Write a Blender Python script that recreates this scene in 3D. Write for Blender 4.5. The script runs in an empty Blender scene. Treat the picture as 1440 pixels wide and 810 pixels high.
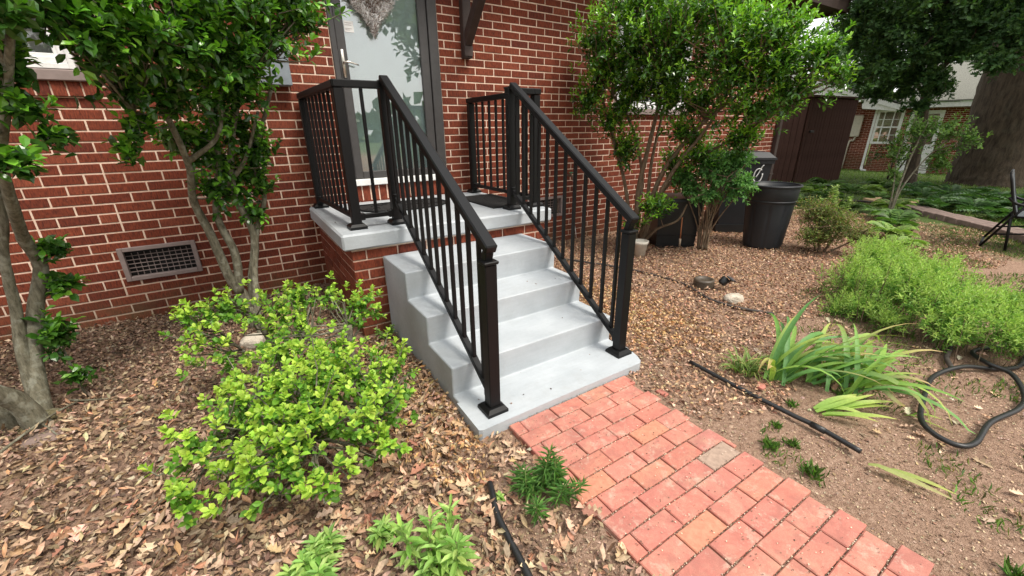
import bpy, bmesh, math, random
import numpy as np
from mathutils import Vector, Matrix, Euler
SC = bpy.context.scene
C = SC.collection
rad = math.radians
# ------------------------------------------------------------------ camera, world, sun, exposure
CAM = Vector((-0.474, -3.9675, 1.2905))
cam = bpy.data.cameras.new('camera'); camo = bpy.data.objects.new('camera', cam); C.objects.link(camo)
M3 = Matrix.Rotation(rad(-32.4114), 3, 'Z') @ Matrix.Rotation(rad(69.1829), 3, 'X') @ Matrix.Rotation(rad(-0.8228), 3, 'Z')
camo.matrix_world = Matrix.Translation(CAM) @ M3.to_4x4()
cam.sensor_width = 36; cam.lens = 36 * 581.374 / 1440; cam.clip_start = 0.05; cam.clip_end = 2000
SC.camera = camo
SUN_EL, SUN_AZ = 58, 160          # degrees; azimuth of the sun, clockwise from +Y
w = bpy.data.worlds.new("World"); SC.world = w; w.use_nodes = True
wn = w.node_tree; bg = wn.nodes['Background']; bg.inputs[1].default_value = 0.148
sky = wn.nodes.new('ShaderNodeTexSky'); sky.sky_type = 'NISHITA'; sky.sun_disc = False
sky.sun_elevation = rad(SUN_EL); sky.sun_rotation = rad(SUN_AZ); sky.dust_density = 4; sky.air_density = 1.0
hs = wn.nodes.new('ShaderNodeMixRGB'); hs.blend_type = 'MIX'; hs.inputs[0].default_value = 0.80
hs.inputs[2].default_value = (8.6, 8.5, 8.3, 1)          # even pale cloud cover over the sky
wn.links.new(sky.outputs[0], hs.inputs[1]); wn.links.new(hs.outputs[0], bg.inputs[0])
sd = bpy.data.lights.new('sun', 'SUN'); sd.energy = 2.8; sd.angle = rad(18); sd.color = (1, .94, .84)
so = bpy.data.objects.new('sun', sd); C.objects.link(so)
az = rad(SUN_AZ); el = rad(SUN_EL)
sv = Vector((math.sin(az) * math.cos(el), math.cos(az) * math.cos(el), math.sin(el)))
so.rotation_euler = sv.to_track_quat('Z', 'Y').to_euler()
SC.view_settings.view_transform = 'Standard'; SC.view_settings.look = 'None'; SC.view_settings.exposure = 0.52
SC.view_settings.gamma = 1
# ------------------------------------------------------------------ materials
class NT:
    def __init__(s, name, rough=.7, spec=.5, metal=0):
        s.m = bpy.data.materials.new(name); s.m.use_nodes = True; s.t = s.m.node_tree
        s.b = s.t.nodes['Principled BSDF']; s.b.inputs['Roughness'].default_value = rough
        s.b.inputs['Specular IOR Level'].default_value = spec; s.b.inputs['Metallic'].default_value = metal
    def n(s, k, **kw):
        x = s.t.nodes.new(k)
        for a, b in kw.items(): setattr(x, a, b)
        return x
    def l(s, a, b): s.t.links.new(a, b)
    def obj(s): return s.n('ShaderNodeTexCoord').outputs['Object']
    def pos(s): return s.n('ShaderNodeNewGeometry').outputs['Position']
    def mapp(s, src, scale):
        m = s.n('ShaderNodeMapping'); m.inputs['Scale'].default_value = scale; s.l(src, m.inputs[0]); return m.outputs[0]
    def noise(s, src, scale, detail=4, rough=.6, dist=0):
        x = s.n('ShaderNodeTexNoise'); x.inputs['Scale'].default_value = scale; x.inputs['Detail'].default_value = detail
        x.inputs['Roughness'].default_value = rough; x.inputs['Distortion'].default_value = dist
        if src: s.l(src, x.inputs['Vector'])
        return x.outputs['Fac']
    def ramp(s, fac, stops):
        r = s.n('ShaderNodeValToRGB'); e = r.color_ramp.elements
        while len(e) < len(stops): e.new(.5)
        for i, (p, c) in enumerate(stops):
            e[i].position = p; e[i].color = (*c, 1) if len(c) == 3 else c
        s.l(fac, r.inputs[0]); return r.outputs[0]
    def mix(s, f, a, b, mode='MIX'):
        x = s.n('ShaderNodeMixRGB', blend_type=mode)
        for i, v in ((0, f), (1, a), (2, b)):
            if isinstance(v, (int, float)): x.inputs[i].default_value = v if i == 0 else (v, v, v, 1)
            elif isinstance(v, tuple): x.inputs[i].default_value = (*v, 1)
            else: s.l(v, x.inputs[i])
        return x.outputs[0]
    def math(s, op, a, b=0):
        x = s.n('ShaderNodeMath', operation=op)
        for i, v in ((0, a), (1, b)):
            if isinstance(v, (int, float)): x.inputs[i].default_value = v
            else: s.l(v, x.inputs[i])
        return x.outputs[0]
    def bump(s, h, st=.3, d=.01):
        x = s.n('ShaderNodeBump'); x.inputs['Strength'].default_value = st; x.inputs['Distance'].default_value = d
        s.l(h, x.inputs['Height']); s.l(x.outputs[0], s.b.inputs['Normal'])
    def col(s, c):
        if isinstance(c, tuple): s.b.inputs['Base Color'].default_value = (*c, 1)
        else: s.l(c, s.b.inputs['Base Color'])
        return s
    def tone(s):
        a = s.n('ShaderNodeAttribute', attribute_name='tone'); o = s.n('ShaderNodeObjectInfo')
        return s.math('FRACT', s.math('ADD', a.outputs['Fac'], o.outputs['Random']))

def m_plain(name, c, rough=.6, spec=.5, metal=0, var=.12, sc=20, bump=.1, dist=.002):
    k = NT(name, rough, spec, metal); o = k.obj(); f = k.noise(o, sc, 5)
    lo = tuple(x * (1 - var) for x in c); hi = tuple(min(1, x * (1 + var)) for x in c)
    k.col(k.ramp(f, [(.3, lo), (.7, hi)])); k.bump(k.noise(o, sc * 6, 3), bump, dist); return k.m

def m_brick():
    k = NT('red_brick', .82, .35); p = k.pos()
    t = k.tone()
    base = k.ramp(t, [(0, (.135, .030, .015)), (.2, (.20, .047, .020)), (.4, (.168, .038, .016)), (.6, (.225, .056, .025)), (.8, (.185, .042, .018)), (.93, (.27, .078, .038)), (1, (.14, .032, .016))])
    st = k.noise(k.mapp(p, (150, 150, 26)), 1, 3, .7)           # vertical drag texture of the face
    sp = k.noise(p, 160, 2)
    c = k.mix(.9, base, k.ramp(st, [(.34, (.40, .34, .34)), (.64, (1.35, 1.32, 1.25))]), 'MULTIPLY')
    c = k.mix(k.ramp(k.noise(p, 26, 5, .8), [(.66, (0, 0, 0)), (.74, (.45, .45, .45))]), c, (.42, .26, .18))
    c = k.mix(k.ramp(sp, [(.66, (0, 0, 0)), (.74, (.5, .5, .5))]), c, (.09, .02, .015))
    big = k.noise(p, 1.3, 3)
    c = k.mix(1, c, (.90, .82, .86), 'MULTIPLY')
    c = k.mix(.6, c, k.ramp(big, [(.3, (.85, .85, .87)), (.7, (1.15, 1.13, 1.1))]), 'MULTIPLY')
    # damp green-brown soiling on the lowest courses
    z = k.n('ShaderNodeSeparateXYZ'); k.l(p, z.inputs[0])
    g = k.math('MULTIPLY', k.ramp(z.outputs[2], [(.0, (1, 1, 1)), (.30, (0, 0, 0))]), k.ramp(k.noise(p, 7, 4), [(.35, (0, 0, 0)), (.65, (.75, .75, .75))]))
    c = k.mix(g, c, (.10, .065, .03))
    k.col(c); k.bump(k.mix(.5, st, sp), .8, .004); return k.m
def m_mortar():
    k = NT('mortar', .9, .2); p = k.pos(); f = k.noise(p, 60, 5); b = k.noise(p, 3, 3)
    c = k.mix(k.ramp(k.noise(p, 2.3, 6, .8), [(.40, (0, 0, 0)), (.66, (.85, .85, .85))]), k.ramp(f, [(.3, (.66, .48, .37)), (.7, (.90, .72, .58))]), (.60, .44, .34))
    z = k.n('ShaderNodeSeparateXYZ'); k.l(p, z.inputs[0])
    g = k.math('MULTIPLY', k.ramp(z.outputs[2], [(.0, (1, 1, 1)), (.30, (0, 0, 0))]), .6)
    c = k.mix(g, c, (.24, .18, .11)); k.col(c); k.bump(f, .5, .003); return k.m
def m_paver():
    k = NT('paver_clay', .85, .3); p = k.pos(); t = k.tone()
    base = k.ramp(t, [(0, (.50, .145, .10)), (.2, (.57, .18, .13)), (.4, (.46, .14, .11)), (.6, (.58, .20, .145)), (.8, (.49, .16, .115)), (.93, (.54, .22, .13)), (1, (.42, .14, .12))])
    f = k.noise(p, 42, 6, .7); g = k.noise(p, 9, 4); s2 = k.noise(p, 300, 2)
    c = k.mix(.8, base, k.ramp(f, [(.3, (.78, .78, .78)), (.7, (1.18, 1.18, 1.18))]), 'MULTIPLY')
    c = k.mix(k.ramp(g, [(.55, (0, 0, 0)), (.78, (.42, .42, .42))]), c, (.50, .36, .22))
    c = k.mix(k.ramp(k.noise(p, 21, 5, .75, .4), [(.60, (0, 0, 0)), (.70, (.55, .55, .55))]), c, (.30, .14, .10))
    c = k.mix(k.ramp(k.noise(p, 4.5, 6, .8, .5), [(.48, (0, 0, 0)), (.66, (.5, .5, .5))]), c, (.40, .25, .17))
    c = k.mix(.55, c, k.ramp(s2, [(.3, (.7, .7, .7)), (.7, (1.25, 1.25, 1.25))]), 'MULTIPLY')
    c = k.mix(1, c, (.98, .98, .98), 'MULTIPLY')
    c = k.mix(.13, c, (.50, .36, .29))
    c = k.mix(k.ramp(k.noise(p, 7.5, 6, .75, .7), [(.43, (0, 0, 0)), (.60, (.68, .68, .68))]), c, (.33, .125, .10))
    c = k.mix(k.ramp(k.noise(k.mapp(p, (1, 1.01, 1)), 13, 6, .8, .3), [(.53, (0, 0, 0)), (.66, (.55, .55, .55))]), c, (.50, .42, .33))
    k.col(c); k.bump(k.mix(.5, f, s2), .55, .003); return k.m
def m_concrete():
    k = NT('grey_painted_concrete', .55, .4); p = k.pos(); f = k.noise(p, 5, 5); g = k.noise(p, 45, 5); s = k.noise(p, 260, 2)
    c = k.ramp(f, [(.3, (.38, .41, .435)), (.7, (.455, .485, .51))])
    c = k.mix(k.ramp(g, [(.60, (0, 0, 0)), (.72, (.35, .35, .35))]), c, (.38, .38, .375))
    c = k.mix(k.ramp(k.noise(p, 28, 4, .8), [(.73, (0, 0, 0)), (.75, (.7, .7, .7))]), c, (.30, .27, .24))
    st = k.noise(k.mapp(p, (9, 60, 60)), 1, 4, .6)
    c = k.mix(.35, c, k.ramp(st, [(.3, (.86, .86, .86)), (.7, (1.1, 1.1, 1.1))]), 'MULTIPLY')
    c = k.mix(k.ramp(k.noise(p, 3.3, 6, .8, .6), [(.50, (0, 0, 0)), (.62, (.28, .28, .28))]), c, (.36, .37, .37))
    k.l(k.ramp(g, [(.3, (.45, .45, .45)), (.7, (.75, .75, .75))]), k.b.inputs['Roughness'])
    k.col(c); k.bump(k.mix(.5, g, s), .5, .005); return k.m
def m_leaf(name, rough=.35, trans=.25, spec=.5):
    k = NT(name, rough, spec)
    a = k.n('ShaderNodeAttribute', attribute_name='Col'); p = k.pos()
    c = k.mix(.5, a.outputs['Color'], k.ramp(k.noise(p, 90, 3), [(.3, (.78, .78, .78)), (.7, (1.2, 1.2, 1.2))]), 'MULTIPLY')
    k.col(c); tr = k.n('ShaderNodeBsdfTranslucent'); k.l(k.mix(1, c, (1.0, 1.15, .45), 'MULTIPLY'), tr.inputs[0])
    mx = k.n('ShaderNodeMixShader'); mx.inputs[0].default_value = trans
    out = k.t.nodes['Material Output']; k.l(k.b.outputs[0], mx.inputs[1]); k.l(tr.outputs[0], mx.inputs[2]); k.l(mx.outputs[0], out.inputs[0])
    return k.m
def m_litter():
    k = NT('dry_leaf', .8, .25); a = k.n('ShaderNodeAttribute', attribute_name='Col'); p = k.pos()
    c = k.mix(.55, a.outputs['Color'], k.ramp(k.noise(p, 120, 3), [(.3, (.65, .65, .65)), (.7, (1.3, 1.3, 1.3))]), 'MULTIPLY')
    k.col(c); return k.m
def m_bark(name, a, b, sc=1.0, lich=.3):
    k = NT(name, .9, .2); p = k.pos(); f = k.noise(k.mapp(p, (40 * sc, 40 * sc, 9 * sc)), 1, 6, .7); g = k.noise(p, 14 * sc, 4)
    c = k.ramp(f, [(.3, a), (.7, b)]); c = k.mix(k.ramp(g, [(.5, (0, 0, 0)), (.65, (lich, lich, lich))]), c, (.36, .36, .29))
    k.col(c); k.bump(f, .9, .012 / sc); return k.m
def m_ground():
    k = NT('soil', .95, .15); p = k.pos(); xyz = k.n('ShaderNodeSeparateXYZ'); k.l(p, xyz.inputs[0])
    f = k.noise(p, 55, 6, .75); g = k.noise(p, 2.2, 5); h = k.noise(p, 220, 3)
    soil = k.ramp(f, [(.28, (.18, .11, .077)), (.5, (.38, .248, .178)), (.72, (.55, .39, .295))])
    soil = k.mix(.5, soil, k.ramp(h, [(.3, (.7, .68, .66)), (.7, (1.3, 1.25, 1.2))]), 'MULTIPLY')
    grass = k.ramp(f, [(.3, (.05, .075, .02)), (.6, (.10, .15, .04)), (.75, (.20, .17, .09))])
    # lawn takes over to the far right of the yard and behind the house
    lx = k.n('ShaderNodeMapRange'); k.l(xyz.outputs[0], lx.inputs[0]); lx.inputs[1].default_value = 4.5; lx.inputs[2].default_value = 10
    m = k.math('ADD', k.math('MULTIPLY', lx.outputs[0], .55), k.math('MULTIPLY', g, .62))
    k.col(k.mix(k.ramp(m, [(.46, (0, 0, 0)), (.62, (1, 1, 1))]), soil, grass)); k.bump(k.mix(.5, f, h), 1, .02); return k.m
def m_glass(name, tint=(1, 1, 1), refl=.10):
    k = NT(name); out = k.t.nodes['Material Output']; k.t.nodes.remove(k.b)
    tr = k.n('ShaderNodeBsdfTransparent'); tr.inputs[0].default_value = (*tint, 1); gl = k.n('ShaderNodeBsdfGlossy'); gl.inputs[1].default_value = .01
    fr = k.n('ShaderNodeFresnel'); fr.inputs[0].default_value = 1.5; f = k.math('ADD', fr.outputs[0], refl); mx = k.n('ShaderNodeMixShader')
    k.l(f, mx.inputs[0]); k.l(tr.outputs[0], mx.inputs[1]); k.l(gl.outputs[0], mx.inputs[2]); k.l(mx.outputs[0], out.inputs[0]); return k.m
BR, MO, PV, CO = m_brick(), m_mortar(), m_paver(), m_concrete()
GLOSSY, SOFT, TREELEAF, LIT = m_leaf('holly_leaf', .24, .28, .6), m_leaf('soft_leaf', .5, .35, .35), m_leaf('tree_leaf', .55, .3, .3), m_litter()
BARK = m_bark('grey_bark', (.065, .058, .038), (.25, .23, .165), 1.7, .5); BARK2 = m_bark('brown_bark', (.10, .07, .045), (.24, .17, .11), 1.2, .15); OAKB = m_bark('oak_bark', (.028, .021, .015), (.115, .085, .06), .35, .04)
BLK = m_plain('black_powder_coat', (.005, .005, .0055),   .45, .26, var=.1, sc=60, bump=.03)
WHT = m_plain('white_vinyl', (.78, .78, .77), .45); DOORM = m_plain('dark_grey_door_metal', (.055, .052, .052), .4, .5, bump=.03); TEAL = m_plain('teal_door_paint', (.74, .92, .90), .6, .3, var=.08, sc=2)
NICK = m_plain('brushed_nickel', (.62, .58, .52), .3, .5, .9); TAUPE = m_plain('taupe_metal', (.25, .195, .18), .6); DKB = m_plain('dark_brown_paint', (.048, .032, .028), .6, .4, var=.2, sc=8)
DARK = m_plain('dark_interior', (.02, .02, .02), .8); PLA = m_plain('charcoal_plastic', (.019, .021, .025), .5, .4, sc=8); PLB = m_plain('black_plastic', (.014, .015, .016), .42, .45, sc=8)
HOSEM = m_plain('black_rubber', (.014, .014, .015), .42, .5, sc=30); PIPE = m_plain('weathered_pipe', (.055, .045, .04), .6, .4, var=.4, sc=14); MATM = m_plain('black_mat_rubber', (.022, .021, .021), .85, .25, sc=90, bump=.6)
GREYB = m_plain('blue_grey_metal', (.22, .25, .28), .45); CURT = m_plain('pale_curtain', (.42, .43, .42), .8, sc=9); BEIGE = m_plain('beige_metal_box', (.60, .56, .47), .5); ROOF = m_plain('grey_green_shingle', (.17, .17, .145), .9, .2, var=.35, sc=30, bump=.6, dist=.01)
SOIL = m_ground(); GL = m_glass('clear_glass', (1, 1, 1), .03); GLD = m_glass('door_glass', (.98, 1, 1), .17); SILV = m_plain('silver_tinsel', (.88, .85, .82), .4, .6, .0, var=.3, sc=60)
STONE = m_plain('pale_stone', (.50, .44, .36), .9, .2, var=.3, sc=30, bump=.8, dist=.006); PAVB = m_plain('brown_edging_stone', (.20, .145, .125), .9, .2, var=.3, sc=12, bump=.5); RUST = m_plain('rusty_brown', (.16, .10, .07), .8, sc=40, var=.4)
# ------------------------------------------------------------------ builders
rng = np.random.default_rng(7); random.seed(7)
def link(name, me, parent=None, mat=None):
    o = bpy.data.objects.new(name, me); C.objects.link(o); o.parent = parent
    if mat and me is not None and not me.materials: me.materials.append(mat)
    return o
def tag(o, label=None, cat=None, group=None, kind=None):
    if label: o['label'] = label
    if cat: o['category'] = cat
    if group: o['group'] = group
    if kind: o['kind'] = kind
    return o
def thing(name, label, cat, loc=(0, 0, 0), rz=0, group=None):
    o = link(name, None); o.location = loc; o.rotation_euler = (0, 0, rz); return tag(o, label, cat, group)
def world_to(parent):   # parts are given in world coordinates; re-express in the parent's frame
    return Matrix.LocRotScale(parent.location, parent.rotation_euler, (1, 1, 1)).inverted() if parent else Matrix()
class MB:
    def __init__(s): s.v = []; s.f = []
    def add(s, vs, fs):
        n = len(s.v); s.v += [tuple(x) for x in vs]; s.f += [tuple(i + n for i in q) for q in fs]; return s
    def box(s, lo, hi, mat=None):
        v = [Vector((lo[0] if i & 1 == 0 else hi[0], lo[1] if i & 2 == 0 else hi[1], lo[2] if i & 4 == 0 else hi[2])) for i in range(8)]
        if mat: v = [mat @ x for x in v]
        return s.add(v, [(0, 2, 3, 1), (4, 5, 7, 6), (0, 1, 5, 4), (2, 6, 7, 3), (0, 4, 6, 2), (1, 3, 7, 5)])
    def cbox(s, lo, hi, b=.004, mat=None):      # box with chamfered edges
        bm = bmesh.new(); bmesh.ops.create_cube(bm, size=1)
        c = [(a + d) / 2 for a, d in zip(lo, hi)]; z = [d - a for a, d in zip(lo, hi)]
        for v in bm.verts: v.co = Vector((v.co[i] * z[i] + c[i] for i in range(3)))
        bmesh.ops.bevel(bm, geom=bm.edges[:], offset=b, segments=1, affect='EDGES')
        bm.verts.index_update(); vs = [(mat @ v.co if mat else v.co.copy()) for v in bm.verts]; fs = [[v.index for v in f.verts] for f in bm.faces]
        bm.free(); return s.add(vs, fs)
    def bar(s, a, b, wx, wz, bev=.003, up=(0, 0, 1)):   # chamfered bar between two points
        a, b = Vector(a), Vector(b); d = b - a; L = d.length; y = d.normalized(); x = y.cross(Vector(up)).normalized(); z = x.cross(y)
        m = Matrix.Translation(a) @ Matrix((x, y, z)).transposed().to_4x4()
        return s.cbox((-wx / 2, 0, -wz / 2), (wx / 2, L, wz / 2), bev, m)
    def tube(s, pts, r, n=8, smooth=0, jit=0, cap=True):
        pts = [Vector(p) for p in pts]; rr = list(r) if hasattr(r, '__len__') else [r] * len(pts)
        if smooth: pts, rr = catmull(pts, rr, smooth)
        base = len(s.v); t0 = (pts[1] - pts[0]).normalized(); x = t0.orthogonal().normalized()
        for i, p in enumerate(pts):
            t = (pts[min(i + 1, len(pts) - 1)] - pts[max(i - 1, 0)]).normalized(); x = (x - x.dot(t) * t).normalized(); y = t.cross(x)
            for k in range(n):
                a = 2 * math.pi * k / n; q = rr[i] * (1 + random.uniform(-jit, jit)); s.v.append(tuple(p + q * (math.cos(a) * x + math.sin(a) * y)))
        for i in range(len(pts) - 1):
            for k in range(n): s.f.append((base + i * n + k, base + i * n + (k + 1) % n, base + (i + 1) * n + (k + 1) % n, base + (i + 1) * n + k))
        if cap: s.f.append(tuple(base + k for k in range(n - 1, -1, -1))); s.f.append(tuple(base + (len(pts) - 1) * n + k for k in range(n)))
        return s
    def lathe(s, prof, n=32, c=(0, 0, 0), cap=(1, 1), fn=None):
        b = len(s.v)
        for (r, z) in prof:
            for k in range(n):
                a = 2 * math.pi * k / n; q = r * (fn(a, z) if fn else 1); s.v.append((c[0] + q * math.cos(a), c[1] + q * math.sin(a), c[2] + z))
        for i in range(len(prof) - 1):
            for k in range(n): s.f.append((b + i * n + k, b + i * n + (k + 1) % n, b + (i + 1) * n + (k + 1) % n, b + (i + 1) * n + k))
        if cap[0]: s.f.append(tuple(b + k for k in range(n - 1, -1, -1)))
        if cap[1]: s.f.append(tuple(b + (len(prof) - 1) * n + k for k in range(n)))
        return s
    def prism(s, poly, z0, z1):
        n = len(poly); b = len(s.v); s.v += [(x, y, z0) for x, y in poly] + [(x, y, z1) for x, y in poly]
        s.f.append(tuple(b + i for i in range(n - 1, -1, -1))); s.f.append(tuple(b + n + i for i in range(n)))
        for i in range(n): s.f.append((b + i, b + (i + 1) % n, b + n + (i + 1) % n, b + n + i))
        return s
    def mesh(s, name, smooth=False, inv=None):
        me = bpy.data.meshes.new(name); v = [tuple(inv @ Vector(x)) for x in s.v] if inv is not None else s.v
        me.from_pydata(v, [], s.f)
        if smooth: me.polygons.foreach_set('use_smooth', [True] * len(me.polygons))
        me.update(); return me
    def build(s, name, mat, parent=None, smooth=False, label=None):
        o = link(name, s.mesh(name, smooth, world_to(parent) if parent and parent.parent is None else (world_to(parent.parent) if parent else None)), parent, mat)
        if label: o['label'] = label
        return o
def catmull(pts, rr, k):
    P = [pts[0] * 2 - pts[1]] + pts + [pts[-1] * 2 - pts[-2]]; op, orr = [], []
    for i in range(1, len(P) - 2):
        for j in range(k):
            t = j / k; p0, p1, p2, p3 = P[i - 1:i + 3]
            op.append(.5 * ((2 * p1) + (-p0 + p2) * t + (2 * p0 - 5 * p1 + 4 * p2 - p3) * t * t + (-p0 + 3 * p1 - 3 * p2 + p3) * t ** 3)); orr.append(rr[i - 1] * (1 - t) + rr[i] * t)
    return op + [pts[-1]], orr + [rr[-1]]
def np_mesh(name, V, loops, sizes, col=None, smooth=True):
    me = bpy.data.meshes.new(name); V = np.ascontiguousarray(V, np.float32)
    me.vertices.add(len(V)); me.vertices.foreach_set('co', V.ravel())
    me.loops.add(len(loops)); me.loops.foreach_set('vertex_index', loops.astype(np.int32))
    me.polygons.add(len(sizes)); st = np.concatenate([[0], np.cumsum(sizes)[:-1]]).astype(np.int32); me.polygons.foreach_set('loop_start', st)
    try: me.polygons.foreach_set('loop_total', sizes.astype(np.int32))
    except Exception: pass
    me.polygons.foreach_set('use_smooth', np.full(len(sizes), smooth))
    if col is not None:
        a = me.attributes.new('Col', 'FLOAT_COLOR', 'POINT'); a.data.foreach_set('color', np.concatenate([col, np.ones((len(col), 1))], 1).astype(np.float32).ravel())
    me.update(calc_edges=True); return me
def nrm(a): return a / (np.linalg.norm(a, axis=-1, keepdims=True) + 1e-9)
# leaf templates: verts (along, across, height), faces
T_FULL = (np.array([(0, 0, 0), (.3, .8, .10), (.3, 0, 0), (.3, -.8, .10), (.68, .9, .07), (.68, 0, -.03), (.68, -.9, .07), (1, 0, -.13)]),
          [(0, 2, 1), (0, 3, 2), (1, 2, 5, 4), (2, 3, 6, 5), (4, 5, 7), (5, 6, 7)])
T_CURL = (np.array([(0, 0, 0), (.28, .8, .20), (.3, 0, .02), (.32, -.8, .12), (.66, .9, .26), (.68, 0, .10), (.70, -.9, .10), (1, .2, .30)]), T_FULL[1])
T_SMALL = (np.array([(0, 0, 0), (.5, 1, .12), (.5, -1, .12), (1, 0, -.06)]), [(0, 3, 1), (0, 2, 3)])
T_CHIP = (np.array([(0, .1, 0), (.35, 1, .22), (.3, -.9, .05), (.8, .7, .0), (.75, -.8, .3), (1, 0, .1)]), [(0, 2, 1), (1, 2, 4, 3), (3, 4, 5)])
T_OAK = (np.array([(0, 0, 0), (.15, .35, .05), (.15, -.35, .05), (.3, 1, .2), (.28, -.9, .15), (.42, .4, .05), (.42, -.4, .05), (.6, 1.15, .3), (.58, -1.1, .2), (.7, .4, .08), (.7, -.4, .05), (.85, .75, .2), (.85, -.7, .2), (1, 0, .15)]),
         [(0, 2, 1), (1, 2, 6, 5), (1, 5, 3), (2, 4, 6), (5, 6, 10, 9), (5, 9, 7), (6, 8, 10), (9, 10, 13), (9, 13, 11), (10, 12, 13)])
def leaves_mesh(name, P, A, N, L, W, col, T=T_FULL, smooth=False):
    tv, tf = T; n = len(P); A = nrm(A); N = nrm(N - (N * A).sum(-1, keepdims=True) * A); S = np.cross(A, N)
    L = np.broadcast_to(np.asarray(L, float), (n,))[:, None, None]; Wd = np.broadcast_to(np.asarray(W, float), (n,))[:, None, None]
    V = P[:, None] + A[:, None] * tv[None, :, 0:1] * L + S[:, None] * tv[None, :, 1:2] * Wd + N[:, None] * tv[None, :, 2:3] * L
    lf = np.concatenate([np.array(f) for f in tf]); k = len(tv)
    loops = (lf[None] + (np.arange(n) * k)[:, None]).ravel(); sizes = np.tile([len(f) for f in tf], n)
    return np_mesh(name, V.reshape(-1, 3), loops, sizes, np.repeat(col, k, 0), smooth)
def palette(n, pal, w=None, jit=.12):
    pal = np.array(pal, float); i = rng.choice(len(pal), n, p=None if w is None else np.array(w) / sum(w)); c = pal[i]
    return np.clip(c * (1 + rng.normal(0, jit, (n, 1))) * (1 + rng.normal(0, jit * .3, (n, 3))), .003, .9)
def crown(blobs, dens, per, tl, L, W, old, young, T=T_FULL, up=.45, lean=(0, 0, 0), youngfrac=.5, fill=2.4, grow=1.0):
    """twigs spread through ellipsoids, leaves spiralled along each twig; returns leaf mesh and twig list"""
    TP, TD, TY = [], [], []
    for (x, y, z, a, b, c) in blobs:
        n = max(6, int(dens * (a * b * c) ** (2 / 3)))
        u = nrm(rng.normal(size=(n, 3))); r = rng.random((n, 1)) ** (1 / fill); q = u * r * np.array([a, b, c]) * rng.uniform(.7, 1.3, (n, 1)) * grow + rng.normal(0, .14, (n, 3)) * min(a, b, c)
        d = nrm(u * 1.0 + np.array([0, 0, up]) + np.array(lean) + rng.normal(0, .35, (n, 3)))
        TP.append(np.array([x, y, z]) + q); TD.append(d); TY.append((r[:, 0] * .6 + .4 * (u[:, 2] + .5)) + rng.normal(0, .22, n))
    TP, TD, TY = np.concatenate(TP), np.concatenate(TD), np.concatenate(TY)
    n = len(TP); th = np.quantile(TY, 1 - youngfrac)
    X = nrm(np.cross(TD, nrm(rng.normal(size=(n, 3))))); Yv = np.cross(TD, X)
    P, A, N, Cc, Ls, Ws = [], [], [], [], [], []
    for j in range(per):
        s = (j + .3) / per; ang = j * 2.4 + rng.uniform(0, .6, n)
        o = X * np.cos(ang)[:, None] + Yv * np.sin(ang)[:, None]; tip = 1 - s
        a = nrm(TD * (.35 + .9 * s) + o * (1.05 - .45 * s) + rng.normal(0, .15, (n, 3)))
        P.append(TP + TD * tl * (s - 1)[..., None] if False else TP + TD * (tl * (s - 1))); A.append(a)
        N.append(nrm(np.array([0, 0, 1.0]) + TD * .6 + rng.normal(0, .3, (n, 3))))
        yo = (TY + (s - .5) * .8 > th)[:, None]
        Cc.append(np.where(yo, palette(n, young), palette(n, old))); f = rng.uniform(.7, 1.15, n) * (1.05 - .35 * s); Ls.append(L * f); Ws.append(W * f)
    me = leaves_mesh('foliage', np.concatenate(P), np.concatenate(A), np.concatenate(N), np.concatenate(Ls), np.concatenate(Ws), np.concatenate(Cc), T)
    return me, (TP, TD)
def twigs(mb, skel, tw, tl, k, r=.0035, every=1):
    """thin branches from the nearest limb point to a sample of the leafy twigs"""
    S = np.array(skel); TP, TD = tw; idx = rng.permutation(len(TP))[:k]
    for i in idx:
        e = TP[i]; b0 = e - TD[i] * tl; dj = np.argsort(((S - b0) ** 2).sum(1) + .5 * np.maximum(0, S[:, 2] - b0[2]))[:min(9, len(S))]; s0 = S[dj[int(len(dj) * random.random() ** 1.5)]]
        mid = (s0 + b0) / 2 + rng.normal(0, .03, 3) * np.linalg.norm(b0 - s0) + np.array([0, 0, -.04]) * np.linalg.norm(b0 - s0)
        mb.tube([s0, mid, b0, e], [r * 1.8, r * 1.3, r, r * .5], 5, cap=False)
def gz(x, y): return -.02 - .033 * min(max(0, x - 8), 22)
# ------------------------------------------------------------------ ground sheet, reaching the horizon
def axis(a, b, step, far):
    c = list(np.arange(a, b, step)); lo, s = a, step
    L = []
    while lo > -far: s *= 1.35; lo -= s; L.append(lo)
    hi, s = c[-1], step; R = []
    while hi < far: s *= 1.35; hi += s; R.append(hi)
    return np.array(L[::-1] + c + R)
gx, gy = axis(-3.2, 6.2, .045, 500), axis(-5.2, 1.0, .045, 500)
GX, GY = np.meshgrid(gx, gy, indexing='ij')
def bumps(x, y):
    r = np.zeros_like(x)
    for k, (fx, fy, a, ph) in enumerate([(1.3, .9, .008, 0), (2.7, -3.1, .006, 1), (5.1, 4.3, .004, 2), (-9.2, 7.7, .003, .5), (17, 13, .002, 3), (-23, 19, .0015, 1.4)]): r += a * np.sin(fx * x + fy * y + ph)
    return r
def gzn(x, y):
    z = -.02 - .033 * np.clip(x - 8, 0, 22) + bumps(x, y)
    near = (np.abs(x - .72) < .62) & (y > -6.5) & (y < -2.4); return np.where(near, np.minimum(z, -.022), z)
GZ = gzn(GX, GY); nx, ny = GX.shape; ii = np.arange(nx * ny).reshape(nx, ny)
q = np.stack([ii[:-1, :-1], ii[1:, :-1], ii[1:, 1:], ii[:-1, 1:]], -1).reshape(-1, 4)
gm = np_mesh('ground', np.stack([GX, GY, GZ], -1).reshape(-1, 3), q.ravel(), np.full(len(q), 4)); tag(link('ground', gm, None, SOIL), kind='structure')
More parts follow.
